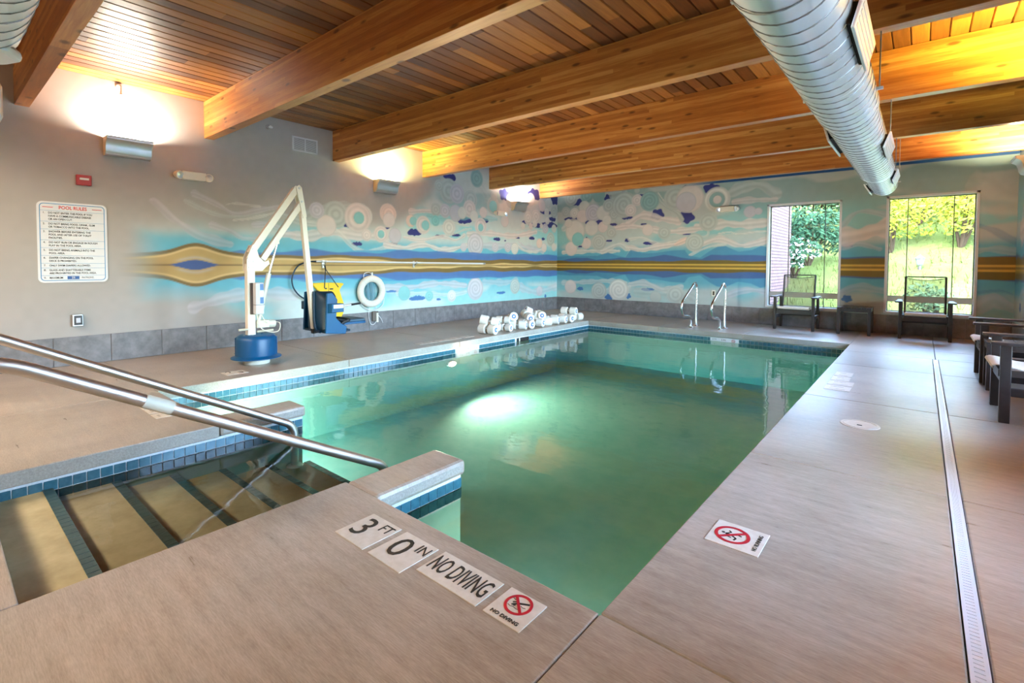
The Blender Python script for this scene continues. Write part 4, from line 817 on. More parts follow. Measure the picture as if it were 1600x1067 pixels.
t = ftile(-5.59, -5.42, 1.97, 2.18, 'cream deck tile with a dark curved mark below the lift'); b = MB(); b.tube([(-5.555+.035*math.cos(a), 2.03+.02*math.sin(a), .0035) for a in np.linspace(0, 4.5, 9)], .003, 5); b.tube([(-5.47+.03*math.cos(a), 2.12+.025*math.sin(a), .0035) for a in np.linspace(-1, 4.2, 9)], .003, 5); b.build('worn_numeral', INK, t)
for (x0, x1, y0, y1, lb) in [(-4.62, -4.47, 1.08, 1.23, 'cream tile in the left deck under the white rail sleeve'), (-4.44, -4.30, 1.08, 1.23, 'cream tile in the left deck just right of the rail sleeve'), (-4.80, -4.65, 1.08, 1.23, 'cream tile in the left deck between the two stair rails')]:
    faint(ftile(x0, x1, y0, y1, lb, 'cream tiles behind the stair rail'), x0, x1, y0, y1, 2)
# depth plates in the waterline band, skimmer mouths, deck lids, drain
t = thing('waterline_marker', (LWX, 5.285, -.13), 'white depth marker plate set in the left pool wall tiles', 'marker'); b = MB(); b.box(LWX, LWX+.010, 5.055, 5.515, -.162, -.104); b.build('plate', SIGNW, t, bevel=.001)
def LWM(y, z): return Matrix(((0, 0, 1, LWX+.0105), (1, 0, 0, y), (0, 1, 0, z), (0, 0, 0, 1)))
text('4 FT', .04, LWM(5.09, -.133), INK, t); text('0 IN', .04, LWM(5.23, -.133), INK, t)
b = MB(); b.tube([(LWX+.012, 5.43+.026*math.cos(a), -.133+.022*math.sin(a)) for a in np.linspace(0, 2*math.pi, 24, endpoint=False)], .003, 5, closed=True); b.bar((LWX+.012, 5.412, -.118), (LWX+.012, 5.448, -.148), .004, .004); b.build('prohibition_ring', RED, t)
t = thing('waterline_marker', (-2.57, 8.78, -.13), 'white depth marker plate in the far pool wall below the ladder', 'marker'); b = MB(); b.box(-2.805, -2.335, 8.770, 8.780, -.162, -.104); b.build('plate', SIGNW, t, bevel=.001)
def FWM(x, z): return Matrix(((1, 0, 0, x), (0, 0, -1, 8.7695), (0, 1, 0, z), (0, 0, 0, 1)))
text('4 FT', .04, FWM(-2.77, -.133), INK, t); text('0 IN', .04, FWM(-2.62, -.133), INK, t)
b = MB(); b.tube([(-2.42+.026*math.cos(a), 8.768, -.133+.022*math.sin(a)) for a in np.linspace(0, 2*math.pi, 24, endpoint=False)], .003, 5, closed=True); b.bar((-2.44, 8.768, -.118), (-2.40, 8.768, -.148), .004, .004); b.build('prohibition_ring', RED, t)
t = thing('skimmer_opening', (LWX, 6.605, -.13), 'dark skimmer mouth in the left pool wall below the foam dumbbells', 'skimmer')
b = MB(); b.box(LWX, LWX+.006, 6.42, 6.435, -.17, -.10); b.box(LWX, LWX+.006, 6.775, 6.79, -.17, -.10); b.box(LWX, LWX+.006, 6.42, 6.79, -.105, -.095); b.build('surround', WHITE, t)
b = MB(); b.box(LWX+.001, LWX+.004, 6.435, 6.775, -.17, -.105); b.build('throat', DARK, t); b = MB(); b.box(LWX+.004, LWX+.007, 6.50, 6.53, -.165, -.11); b.build('weir_tab', BEIGE, t)
t = thing('round_deck_cover', (-.318, 4.33, 0), 'round cream access cover flush in the right deck', 'cover')
b = MB(); b.lathe([(.0, .0035), (.06, .0035), (.118, .0035), (.12, .001), (.12, -.003)], 40, M=Matrix.Translation((-.318, 4.33, 0))); b.build('lid_disc', TILEW, t)
b = MB(); b.tube([(-.318+.1*math.cos(a), 4.33+.1*math.sin(a), .004) for a in np.linspace(0, 2*math.pi, 40, endpoint=False)], .002, 5, closed=True); b.build('rim_ridge', TILEW, t); b = MB(); b.cbox((-.318, 4.30, .005), (.03, .012, .003)); b.build('finger_slot', INK, t)
t = thing('trench_drain', (.155, 2.2, 0), 'long narrow white slotted trench drain in the right deck', 'drain')
b = MB(); b.box(.132, .1425, YN, 8.0, -.02, .0005); b.box(.1665, .178, YN, 8.0, -.02, .0005); b.build('edge_rail', WHITE, t)
b = MB(); y = .6
b.box(.142, .167, YN, .6, -.018, 0)
while y < 7.98: b.box(.142, .167, y, y+.0165, -.018, 0); y += .0205
o = b.build('grate_bars', WHITE, t); o['kind'] = 'stuff'
t = thing('underwater_light', (LWX, 4.93, -.31), 'glowing round pool lamp under water in the left pool wall', 'lamp')
Mx = Matrix.Translation((LWX, 4.93, -.31)) @ Matrix.Rotation(math.pi/2, 4, 'Y') @ Matrix.Scale(.5, 4, (1, 0, 0))
b = MB(); b.lathe([(.10, 0), (.10, .02), (.078, .03), (.078, .01)], 32, M=Mx); b.build('bezel', CHROME, t, smooth=True)
b = MB(); b.lathe([(0, .028), (.045, .024), (.075, .012)], 32, M=Mx); b.build('glowing_lens', mat('lamp_lens', (1, .9, .8), .4, emit=(1, .74, .5), estr=3), t, smooth=True)
sp = bpy.data.lights.new('underwater_beam', 'SPOT'); sp.energy = UWL; sp.color = (1, .72, .46); sp.spot_size = math.radians(168); sp.spot_blend = .7; sp.shadow_soft_size = .08
so = bpy.data.objects.new('underwater_beam', sp); COL.objects.link(so); so.parent = t; so.location = (.05, 0, 0); so.rotation_euler = Vector((1, .3, .35)).to_track_quat('-Z', 'Y').to_euler()

def added_pool_lamp(x, y, z, dirn, label, e):
    t = thing('underwater_light', (x, y, z), label, 'lamp'); d = Vector(dirn)
    M = Matrix.Translation((x, y, z)) @ d.to_track_quat('Z', 'Y').to_matrix().to_4x4()
    b = MB(); b.lathe([(.10, 0), (.10, .02), (.078, .03), (.078, .01)], 32, M=M); b.build('bezel', CHROME, t, smooth=True)
    b = MB(); b.lathe([(0, .028), (.045, .024), (.075, .012)], 32, M=M); b.build('glowing_lens', bpy.data.materials['lamp_lens'], t, smooth=True)
    l = bpy.data.lights.new('underwater_beam', 'SPOT'); l.energy = e; l.color = (1, .9, .7); l.spot_size = math.radians(165); l.spot_blend = .9; l.shadow_soft_size = .08
    o = bpy.data.objects.new('underwater_beam', l); COL.objects.link(o); o.parent = t; o.location = d*.05; o.rotation_euler = (d+Vector((0, 0, -.2))).to_track_quat('-Z', 'Y').to_euler()
added_pool_lamp(-4.62, 1.305, -.5, (0, 1, 0), 'added unseen pool lamp under water in the near wall behind the left peninsula', UWL2_ADDED)  # added lamp hidden from view, brightens the left part of the water
added_pool_lamp(-1.5, 1.386, -.5, (0, 1, 0), 'added unseen pool lamp under water in the near pool wall below the 0 IN tile', UWL3_ADDED)  # second added lamp out of sight, lifts the dark near corner
# ------------------------------------------------------------------ stair handrails
def stair_rail(x, label, sleeve, r=.027):
    t = thing('stair_handrail', (x, .0, 0), label, 'handrail', 'stainless stair handrails')
    p = [(x, -.32, -.0), (x, -.32, .80), (x, .16, .80), (x, 1.765, -.072), (x, 1.80, -.13), (x, 1.80, -.40)]
    P = fillet([p[0], p[1]], .1); P = fillet(p, .10, 8)
    b = MB(); b.tube(P, r, 20); b.build('bent_tube', STEEL, t, smooth=True)
    for (yy, zz) in ((-.32, .0), (1.80, -.402)):
        b = MB(); b.lathe([(r, .012), (.055, .008), (.06, 0), (r, 0)], 24, M=Matrix.Translation((x, yy, zz))); b.build('base_flange', STEEL, t, smooth=True)
    if sleeve:
        d = Vector((0, 1.765-.16, -.072-.80)).normalized(); a = Vector((x, .585, .80-(.585-.16)*.872/1.605)); c = a+d*.115
        b = MB(); b.tube([a, c], r+.002, 20); b.build('white_sleeve', CREAM, t, smooth=True)
stair_rail(-2.50, 'thick stainless handrail with a white sleeve in the near left foreground', True)
stair_rail(-3.66, 'stainless handrail bending down into the steps beside the far coping', False)

# ------------------------------------------------------------------ pool ladder grab rails
def grab(x, label):
    t = thing('ladder_grab_rail', (x, 9.2, 0), label, 'grab rail', 'figure-four grab rails')
    P = [(x, 9.42, 0), (x, 9.43, .55), (x, 9.43, .74), (x, 9.36, .81), (x, 9.27, .80), (x, 9.15, .73), (x, 8.75, .52), (x, 8.67, .42), (x, 8.70, .31), (x, 8.80, .235), (x, 9.0, .212), (x, 9.11, .17), (x, 9.14, .08), (x, 9.14, 0)]
    b = MB(); b.tube(smooth_path(P, 5), .0215, 16); b.build('bent_tube', CHROME, t, smooth=True)
    for yy in (9.14, 9.42):
        b = MB(); b.lathe([(.022, .016), (.045, .01), (.05, 0), (.022, 0)], 20, M=Matrix.Translation((x, yy, 0))); b.build('escutcheon', CHROME, t, smooth=True)
grab(-3.28, 'polished figure-four grab rail at the far pool edge, farther from the windows'); grab(-2.76, 'polished figure-four grab rail at the far pool edge, nearer the windows')

# ------------------------------------------------------------------ chairs and side tables
def make_chair(label):
    t = thing('patio_armchair', (0, 0, 0), label, 'armchair', 'dark framed sling armchairs')
    for sx in (-1, 1):
        b = MB(); b.box(sx*.30-.022, sx*.30+.022, -.285, -.225, 0, .575); b.build('leg', BROWN, t, bevel=.004)
        b = MB(); b.bar((sx*.30, .265, 0), (sx*.30, .235, .575), .044, .05, up=(0, 1, 0)); b.build('leg', BROWN, t, bevel=.004)
        b = MB(); pts = [(-.045, -.34), (.045, -.34), (.052, -.25), (.035, .0), (.03, .27), (-.03, .27), (-.035, 0), (-.052, -.25)]
        b.prism([(sx*.32+px, py) for px, py in pts], .575, .598); b.build('armrest', BROWN, t, bevel=.005)
        b = MB(); b.box(sx*.30-.016, sx*.30+.016, -.225, .24, .20, .26); b.build('side_rail', BROWN, t, bevel=.004)
        b = MB(); b.box(sx*.262-.014, sx*.262+.014, -.29, .16, .335, .385); b.build('seat_rail', BROWN, t, bevel=.004)
        b = MB(); b.tube([(sx*.252, .13, .36), (sx*.252, .20, .66), (sx*.252, .27, .975)], .015, 8); b.build('back_post', BROWN, t, smooth=True)
    b = MB(); b.box(-.278, .278, -.275, -.245, .285, .365); b.build('front_apron', BROWN, t, bevel=.004)
    b = MB(); b.box(-.278, .278, .23, .26, .22, .29); b.build('rear_stretcher', BROWN, t, bevel=.004)
    b = MB(); b.bar((-.252, .27, .975), (.252, .27, .975), .02, .02); b.build('top_bar', BROWN, t)
    # seat: woven sling rolled over a front bar
    prof = [(.15, .375), (.0, .378), (-.15, .392), (-.26, .418), (-.300, .422), (-.322, .412), (-.328, .398), (-.318, .384)]
    b = MB(); sh = prof+[(y+.004, z-.007) for y, z in prof[::-1]]; b.prism([(y, z) for y, z in sh], -.245, .245, axis='x'); b.build('sling_seat', SLINGS, t, smooth=True)
    n = 10; b = MB(); vs = []; rows = [(.14, .39, .012), (.17, .52, .02), (.205, .68, .025), (.24, .83, .025), (.262, .955, .0)]
    for y, z, sag in rows:
        for i in range(n+1): u = -1+2*i/n; vs.append((u*.245, y+sag*(1-u*u), z-(.035*(1-u*u) if z > .95 else 0)))
    fs = [(r*(n+1)+i, r*(n+1)+i+1, (r+1)*(n+1)+i+1, (r+1)*(n+1)+i) for r in range(len(rows)-1) for i in range(n)]
    b.add(vs, fs); sb = b.build('sling_back', SLING, t, smooth=True)
    b = MB(); b.tube([(-.245+.49*i/n, .262, .955-.035*(1-(-1+2*i/n)**2)) for i in range(n+1)], .006, 6); b.build('sling_hem', BROWN, sb)
    return t
ch = make_chair('dark sling armchair in front of the left window'); ch.location = (-1.74, 10.19, 0)
for lb, loc, rz in [('dark sling armchair in front of the right window', (.05, 10.19, 0), 0), ('dark armchair with beige sling at the right edge, nearest the camera', (.745, 5.385, 0), -math.pi/2), ('dark armchair with beige sling at the right edge, behind the small table', (.745, 7.0, 0), -math.pi/2)]:
    c = copy_tree(ch); c['label'] = lb; c.location = loc; c.rotation_euler.z = rz
def table(x0, x1, y0, y1, h, label, ns):
    t = thing('side_table', ((x0+x1)/2, (y0+y1)/2, 0), label, 'table', 'low slatted side tables')
    for x in (x0+.028, x1-.028):
        for y in (y0+.028, y1-.028): b = MB(); b.box(x-.022, x+.022, y-.022, y+.022, 0, h-.02); b.build('leg', BROWN, t, bevel=.003)
    b = MB(); b.box(x0+.01, x1-.01, y0+.01, y0+.03, h-.07, h-.022); b.box(x0+.01, x1-.01, y1-.03, y1-.01, h-.07, h-.022); b.box(x0+.01, x0+.03, y0+.01, y1-.01, h-.07, h-.022); b.box(x1-.03, x1-.01, y0+.01, y1-.01, h-.07, h-.022); b.build('apron', BROWN, t)
    w_ = (x1-x0)/ns
    for i in range(ns): b = MB(); b.box(x0+i*w_+.004, x0+(i+1)*w_-.004, y0, y1, h-.022, h); b.build('slat', BROWN, t, bevel=.002)
table(-1.095, -.615, 9.885, 10.47, .455, 'low slatted table between the two window armchairs', 7)
table(.475, .965, 6.30, 6.62, .45, 'low slatted table between the two right edge armchairs', 7)
# ------------------------------------------------------------------ pool lift
LX = -5.87
lift = thing('pool_lift', (LX, 2.45, 0), 'white pool lift with round blue base cover and dark blue seat on the left deck', 'pool lift')
Mb = Matrix.Translation((LX, 2.45, 0))
b = MB(); b.lathe([(.135, 0), (.14, .01), (.135, .055), (.12, .06), (.12, .075)], 32, M=Mb); b.build('anchor_base', CREAM, lift, smooth=True)
b = MB(); b.lathe([(.262, .068), (.262, .078), (.225, .088), (.212, .10), (.208, .28), (.195, .315), (.165, .333), (0, .335)], 48, M=Mb); cov = b.build('base_cover', BLUEP, lift, smooth=True)
b = MB()
for a in (math.radians(-120), math.radians(60)):
    c = Vector((math.cos(a), math.sin(a), 0)); n_ = Vector((-c.y, c.x, 0))
    p = Vector((LX, 2.45, 0))+c*.21
    b.bar(p+Vector((0, 0, .085)), p+Vector((0, 0, .30)), .04, .014, up=c); b.bar(p-c*.005+Vector((0, 0, .30)), p-c*.16+Vector((0, 0, .337)), .04, .012)
b.build('cover_seam', BLUEP, cov, bevel=.003)
b = MB()
for i, (an, rr, zz) in enumerate([(-2.2, .12, .34), (-.6, .16, .34), (-1.2, .17, .338), (-2.05, .222, .12), (-2.05, .222, .24)]): b.lathe([(0, .006), (.007, .004), (.008, 0)], 8, M=Matrix.Translation((LX+rr*math.cos(an), 2.45+rr*math.sin(an), zz)))
b.build('cover_screws', LENS, cov)
b = MB(); b.box(LX-.04, LX+.04, 2.345, 2.43, .33, 1.14); b.build('mast', LIFTW, lift, bevel=.006)
gp = [(2.335, 1.06), (2.335, 1.20), (2.375, 1.30), (2.40, 1.355), (2.43, 1.355), (2.47, 1.22), (2.53, 1.16), (2.575, 1.185), (2.585, 1.14), (2.50, 1.06)]
for sx in (-1, 1):
    b = MB(); b.prism(gp, LX+sx*.052-.005, LX+sx*.052+.005, axis='x'); g = b.build('gusset_plate', LIFTW, lift)
b = MB(); [b.lathe([(0, .012), (.008, .012), (.009, 0)], 8, M=Matrix.Translation((LX+.057, y, z)) @ Matrix.Rotation(math.pi/2, 4, 'Y')) for y, z in [(2.36, 1.10), (2.41, 1.10), (2.36, 1.17), (2.41, 1.17), (2.40, 1.31), (2.53, 1.15), (2.345, 1.2)]]; o = b.build('bolt_heads', SILVER, lift); o['kind'] = 'stuff'
b = MB(); b.bar((LX, 2.395, 1.26), (LX, 2.935, 2.055), .062, .072); b.build('upper_arm', LIFTW, lift, bevel=.005)
b = MB(); b.bar((LX, 2.525, 1.19), (LX, 3.005, 1.90), .058, .066); b.build('lower_arm', LIFTW, lift, bevel=.005)
b = MB(); b.prism([(2.915, 2.07), (2.955, 2.10), (2.985, 2.07), (3.045, 1.72), (3.0, 1.70)], LX+.036, LX+.046, axis='x'); b.prism([(2.915, 2.07), (2.955, 2.10), (2.985, 2.07), (3.045, 1.72), (3.0, 1.70)], LX-.046, LX-.036, axis='x'); b.build('link_plate', LIFTW, lift)
b = MB(); [b.lathe([(0, .01), (.012, .01), (.013, 0)], 10, M=Matrix.Translation((LX+.046, y, z)) @ Matrix.Rotation(math.pi/2, 4, 'Y')) for y, z in [(2.955, 2.06), (2.985, 1.90)]]; b.build('pivot_bolt', SILVER, lift)
b = MB(); b.bar((LX, 3.01, 1.78), (LX, 3.15, .33), .064, .060); hb = b.build('hanging_arm', LIFTW, lift, bevel=.005)
b = MB(); b.bar((LX, 3.15, .33), (LX, 3.156, .27), .06, .056); b.build('end_plug', BLACK, lift)
b = MB(); b.bar((LX, 3.13, .32), (LX, 3.40, .34), .05, .03); b.build('seat_bracket', LIFTW, lift)
# actuator
b = MB(); b.cyl((LX+.0, 2.60, 1.02), (LX+.0, 2.705, 1.40), .013, 12); b.build('actuator_rod', CHROME, lift, smooth=True)
b = MB(); b.cyl((LX, 2.515, .66), (LX, 2.60, 1.03), .027, 16); b.build('actuator_tube', LIFTW, lift, smooth=True)
b = MB(); b.cyl((LX, 2.497, .56), (LX, 2.517, .67), .032, 16); b.cyl((LX, 2.48, .47), (LX, 2.497, .56), .022, 16); b.build('actuator_collar', LIFTW, lift, smooth=True)
b = MB(); b.box(LX-.03, LX+.03, 2.665, 2.715, 1.375, 1.43); b.build('actuator_clevis', LIFTW, lift, bevel=.004)
b = MB(); b.box(LX-.045, LX+.045, 2.44, 2.58, .405, .49); b.cyl((LX+.0, 2.57, .445), (LX+.0, 2.66, .44), .045, 20); b.build('motor_housing', CREAM, lift, bevel=.004)
b = MB(); b.cyl((LX+.03, 2.25, .40), (LX+.03, 2.37, .40), .013, 10); b.cyl((LX+.05, 2.44, .365), (LX+.05, 2.62, .37), .013, 10); b.build('turning_handle', BEIGE, lift, smooth=True)
b = MB(); b.tube(smooth_path([(LX+.05, 2.43, .60), (LX+.09, 2.46, .42), (LX+.12, 2.55, .36), (LX+.1, 2.66, .36), (LX+.05, 2.70, .44), (LX, 2.66, .46)], 6), .006, 6); b.tube(smooth_path([(LX+.05, 2.47, .60), (LX+.10, 2.50, .50), (LX+.06, 2.55, .46)], 6), .005, 6); b.build('control_cable', CREAM, lift, smooth=True)
# battery/control box on the mast
b = MB(); b.box(LX+.04, LX+.075, 2.37, 2.475, .57, .925); b.build('box_backplate', mat('dark_taupe', lin((72, 60, 58)), .5), lift, bevel=.005)
b = MB(); b.box(LX+.075, LX+.16, 2.385, 2.475, .575, .93); cb = b.build('control_box', mat('light_grey_plastic', lin((206, 206, 212)), .45), lift, bevel=.010)
b = MB(); b.box(LX+.16, LX+.162, 2.43, 2.468, .845, .915); b.box(LX+.16, LX+.162, 2.43, 2.468, .695, .765); b.build('blue_sticker', mat('sticker_blue', lin((72, 112, 170)), .4), cb)
b = MB(); b.box(LX+.16, LX+.162, 2.425, 2.47, .78, .835); b.build('white_sticker', SIGNW, cb)
b = MB(); b.box(LX+.04, LX+.163, 2.383, 2.386, .678, .682); b.box(LX+.160, LX+.163, 2.383, 2.478, .678, .682); b.build('box_seam', BROWN, cb)
# seat
seat = bpy.data.objects.new('seat_shell', None)
def shell(prof, th):  # closed curved sheet swept across x
    pass
W2 = .27
b = MB(); n = 14; rowsz = [(.30, .0, .92), (.36, -.01, .96), (.46, -.015, .90), (.56, -.015, .88), (.66, -.012, 1.0), (.74, -.01, .93), (.785, -.005, .72), (.80, .0, .5)]
vs = []
for z, dy, wf_ in rowsz:
    for i in range(n+1):
        u = -1+2*i/n; vs.append((LX+u*W2*wf_, 3.20+dy-.06*(1-abs(u)**3)+.085*abs(u)**4, z))
m_ = len(vs); vs += [(x, y+.03, z) for x, y, z in vs]
fs = []
for r in range(len(rowsz)-1):
    for i in range(n):
        q = (r*(n+1)+i, r*(n+1)+i+1, (r+1)*(n+1)+i+1, (r+1)*(n+1)+i); fs.append(q); fs.append(tuple(k+m_ for k in q[::-1]))
R_ = len(rowsz); ring = [i for i in range(n+1)]+[(r+1)*(n+1)-1 for r in range(1, R_)]+[(R_-1)*(n+1)+i for i in range(n-1, -1, -1)]+[r*(n+1) for r in range(R_-2, 0, -1)]
for i in range(len(ring)): a_, c_ = ring[i], ring[(i+1) % len(ring)]; fs.append((a_, c_, c_+m_, a_+m_))
b.add(vs, fs); sb = b.build('seat_back', BLUED, lift, smooth=True)
b = MB(); b.tube(smooth_path([(LX+.05, 3.125, .80), (LX+.06, 3.12, .6), (LX+.07, 3.12, .42), (LX+.10, 3.13, .32), (LX+.16, 3.15, .30)], 5), .018, 8); b.build('moulded_rib', BLUED, sb, smooth=True)
for sx in (-1, 1):
    b = MB(); b.prism([(3.17, .80-.02), (3.24, .79), (3.31, .70), (3.30, .56), (3.29, .47), (3.36, .40), (3.44, .35), (3.42, .26), (3.15, .29), (3.16, .5)], LX+sx*(W2+.0)-.018, LX+sx*(W2+.0)+.018, axis='x')
    b.build('seat_side', BLUEP, lift, bevel=.008)
    b = MB(); b.box(LX+sx*(W2+.06)-.05, LX+sx*(W2+.06)+.05, 3.18, 3.34, .55, .655); ar = b.build('armrest_bracket', BLUEP if sx > 0 else BLUED, lift, bevel=.006)
    if sx > 0: b = MB(); b.box(LX+W2+.111, LX+W2+.113, 3.20, 3.33, .60, .645); b.build('white_label', SIGNW, ar)
b = MB(); b.box(LX-W2, LX+W2, 3.16, 3.50, .285, .315); b.build('seat_base', BLUED, lift, bevel=.01)
b = MB(); b.prism(rrect(LX-.21, LX+.21, 3.42, 3.78, .06), .395, .425); b.build('seat_pad', mat('slate_blue_pad', lin((66, 92, 112)), .5), lift, bevel=.008)
b = MB(); b.prism(rrect(LX-.215, LX+.215, 3.415, 3.785, .06), .365, .395); b.build('pad_rim', BLUEP, lift, bevel=.004)
b = MB(); b.tube(smooth_path([(LX+.235, 3.34, .33), (LX+.235, 3.42, .40), (LX+.235, 3.50, .43), (LX+.0, 3.52, .432), (LX-.235, 3.5, .42)], 5), .018, 6); b.build('lap_strap', BLACK, lift, smooth=True)

# ------------------------------------------------------------------ rescue gear on the left wall
t = thing('rescue_pole', (XL+.07, 5.8, 1.165), 'long white rescue pole hung level on the painted left wall', 'pole')
b = MB(); b.cyl((XL+.07, 4.0, 1.180), (XL+.07, 7.68, 1.160), .016, 12); b.build('shaft', SIGNW, t, smooth=True)
b = MB(); b.cyl((XL+.07, 3.90, 1.181), (XL+.07, 4.0, 1.180), .019, 12); b.cyl((XL+.07, 7.66, 1.160), (XL+.07, 7.72, 1.160), .019, 12); b.build('end_cap', LENS, t, smooth=True)
b = MB(); b.tube(smooth_path([(XL+.07, 3.9, 1.18), (XL+.07, 3.76, 1.17), (XL+.08, 3.60, 1.10), (XL+.08, 3.52, .95), (XL+.08, 3.53, .80), (XL+.08, 3.62, .67), (XL+.08, 3.74, .60), (XL+.08, 3.86, .585)], 6), .011, 8); b.build('crook_hook', BLUED, t, smooth=True)
for y in (4.05, 5.85):
    h = thing('pole_hook', (XL, y, 1.15), 'small metal hook holding the %s of the rescue pole' % ('near end' if y < 5 else 'middle'), 'hook', 'pole hooks')
    b = MB(); b.box(XL, XL+.012, y-.02, y+.02, 1.08, 1.20); b.tube(smooth_path([(XL+.01, y, 1.12), (XL+.06, y, 1.135), (XL+.095, y, 1.16), (XL+.10, y, 1.20)], 4), .007, 6); b.build('hook_body', SILVER, h, smooth=True)
t = thing('rescue_board', (XL+.06, 4.15, .55), 'yellow foam rescue board hanging by black straps behind the lift seat', 'float')
yb = [(3.87, .845), (4.34, .835), (4.335, .78), (4.30, .72), (4.33, .62), (4.37, .50), (4.37, .38), (4.32, .28), (4.24, .235), (4.10, .235), (4.02, .30), (3.98, .42), (3.99, .55), (3.97, .68), (3.90, .76), (3.86, .80)]
b = MB(); b.prism([(p.x, p.y) for p in smooth_path([(a, c, 0) for a, c in yb], 3, True)], XL+.02, XL+.075, axis='x'); yb_ = b.build('foam_body', YELLOW, t, bevel=.010)
b = MB(); b.box(XL+.0745, XL+.0765, 4.10, 4.106, .62, .84); b.box(XL+.0745, XL+.0765, 4.04, 4.075, .745, .765); b.box(XL+.0745, XL+.0765, 4.12, 4.18, .735, .755); b.build('strap_slots', BLACK, yb_)
b = MB(); b.bar((XL+.08, 4.05, 1.06), (XL+.08, 4.03, .76), .014, .006, up=(1, 0, 0)); b.bar((XL+.08, 4.05, 1.06), (XL+.08, 4.27, .77), .012, .006, up=(1, 0, 0)); b.tube([(XL+.06, 4.05, 1.12), (XL+.08, 4.05, 1.05)], .012, 6); b.build('black_strap', BLACK, t)
t = thing('short_pole', (XL+.3, 4.35, .46), 'short white pole with black tip leaning out behind the yellow board', 'pole')
b = MB(); b.cyl((XL+.10, 4.02, .43), (XL+.12, 4.47, .478), .014, 10); b.build('shaft', SIGNW, t, smooth=True); b = MB(); b.cyl((XL+.12, 4.47, .478), (XL+.122, 4.64, .495), .017, 10); b.build('black_grip', BLACK, t, smooth=True)
t = thing('life_ring', (XL+.07, 4.89, .68), 'white life ring with coiled blue rope hanging on the left wall', 'life ring')
Mr = Matrix.Translation((XL+.075, 4.89, .68)) @ Matrix.Rotation(math.pi/2, 4, 'Y')
b = MB(); vs = []; N1, N2 = 48, 16
for i in range(N1):
    a = 2*math.pi*i/N1
    for k in range(N2):
        q = 2*math.pi*k/N2; rr = .215+.058*math.cos(q); vs.append((rr*math.cos(a), rr*math.sin(a), .05*math.sin(q)))
b.add(vs, [(i*N2+k, i*N2+(k+1) % N2, ((i+1) % N1)*N2+(k+1) % N2, ((i+1) % N1)*N2+k) for i in range(N1) for k in range(N2)], M=Mr); b.build('ring_body', FOAM, t, smooth=True)
b = MB()
for a in (.8, 2.4, 3.9, 5.5):
    c = (XL+.075, 4.89+.215*math.sin(a), .68+.215*math.cos(a)); d = Vector((0, math.cos(a), -math.sin(a))); e = Vector((0, math.sin(a), math.cos(a)))
    b.tube([Vector(c)+e*.062*math.cos(k*math.pi/6)+Vector((.055*math.sin(k*math.pi/6), 0, 0)) for k in range(12)], .004, 5, closed=True)
b.build('grab_line_ties', SIGNW, t, smooth=True)
ROPE = mat('blue_white_rope', lin((120, 160, 176)), .7)
b = MB(); P = []
for k in range(13):
    y = 4.80+.014*k; P += [(XL+.05+.012*(k % 3), y, .80 if k % 2 else .56), (XL+.055+.012*(k % 2), y+.007, .56 if k % 2 else .80)]
P = [Vector((p[0], p[1], .68+(p[2]-.68)*math.sqrt(max(.12, 1-((p[1]-4.89)/.11)**2))*1.1)) for p in P]
b.tube(smooth_path(P, 4), .0065, 5); b.build('coiled_rope', ROPE, t, smooth=True)
b = MB(); b.tube(smooth_path([(XL+.06, 4.67, .64), (XL+.05, 4.70, .48), (XL+.04, 4.84, .37), (XL+.04, 5.02, .36), (XL+.05, 5.14, .44), (XL+.05, 5.16, .56)], 6), .006, 6)
b.tube(smooth_path([(XL+.04, 5.0, .42), (XL+.04, 5.02, .30), (XL+.04, 5.10, .2), (XL+.04, 5.14, .12)], 6), .005, 6)
b.tube(smooth_path([(XL+.04, 4.87, .40), (XL+.035, 4.86, .25), (XL+.035, 4.90, .12), (XL+.035, 4.98, .12), (XL+.035, 5.04, .25), (XL+.035, 4.98, .36)], 6), .0055, 6)
b.tube(smooth_path([(XL+.07, 4.74, .90), (XL+.03, 4.78, .98), (XL+.03, 4.88, 1.0), (XL+.05, 4.92, .95)], 5), .006, 6); b.build('loose_line', SIGNW, t, smooth=True)
h = thing('ring_hook', (XL, 4.89, .95), 'white peg over the life ring', 'hook'); b = MB(); b.box(XL, XL+.09, 4.875, 4.905, .895, .91); b.box(XL+.085, XL+.10, 4.875, 4.905, .895, 1.0); b.build('peg', SIGNW, h, bevel=.003)
h = thing('small_wall_device', (XL, 5.02, .24), 'small dark weathered box on the base tiles below the life ring', 'box')
b = MB(); b.box(XL+.016, XL+.05, 4.93, 5.05, .16, .33); b.build('housing', mat('taupe_box', lin((110, 98, 88)), .6), h, bevel=.01); b = MB(); b.box(XL+.05, XL+.06, 5.0, 5.04, .14, .30); b.build('pull_tab', CREAM, h, bevel=.003)

# ------------------------------------------------------------------ foam dumbbells in a heap at the pool edge
def make_bell():
    t = thing('foam_dumbbell', (0, 0, 0), 'white foam dumbbell', 'dumbbell', 'foam water dumbbells heaped on the left pool edge')
    for sx in (-1, 1):
        b = MB(); M = Matrix.Translation((sx*.095, 0, 0)) @ Matrix.Rotation(math.pi/2, 4, 'Y')
        b.lathe([(.03, -.068), (.068, -.068), (.078, -.058), (.078, .058), (.068, .068), (.034, .068), (.03, .06)], 24, M=M); f = b.build('foam_drum', FOAM, t, smooth=True)
        b = MB(); b.lathe([(.016, sx*.060), (.038, sx*.060), (.038, sx*.070), (.018, sx*.070)], 20, M=M); b.build('blue_hub', BLUEF, f)
        b = MB(); b.lathe([(0, sx*.080), (.017, sx*.080), (.019, sx*.056)], 16, M=M); b.build('hub_cap', SIGNW, f)
    b = MB(); b.cyl((-.06, 0, 0), (.06, 0, 0), .014, 10); b.build('handle', SIGNW, t, smooth=True)
    return t
proto = make_bell(); used = False
R = math.radians
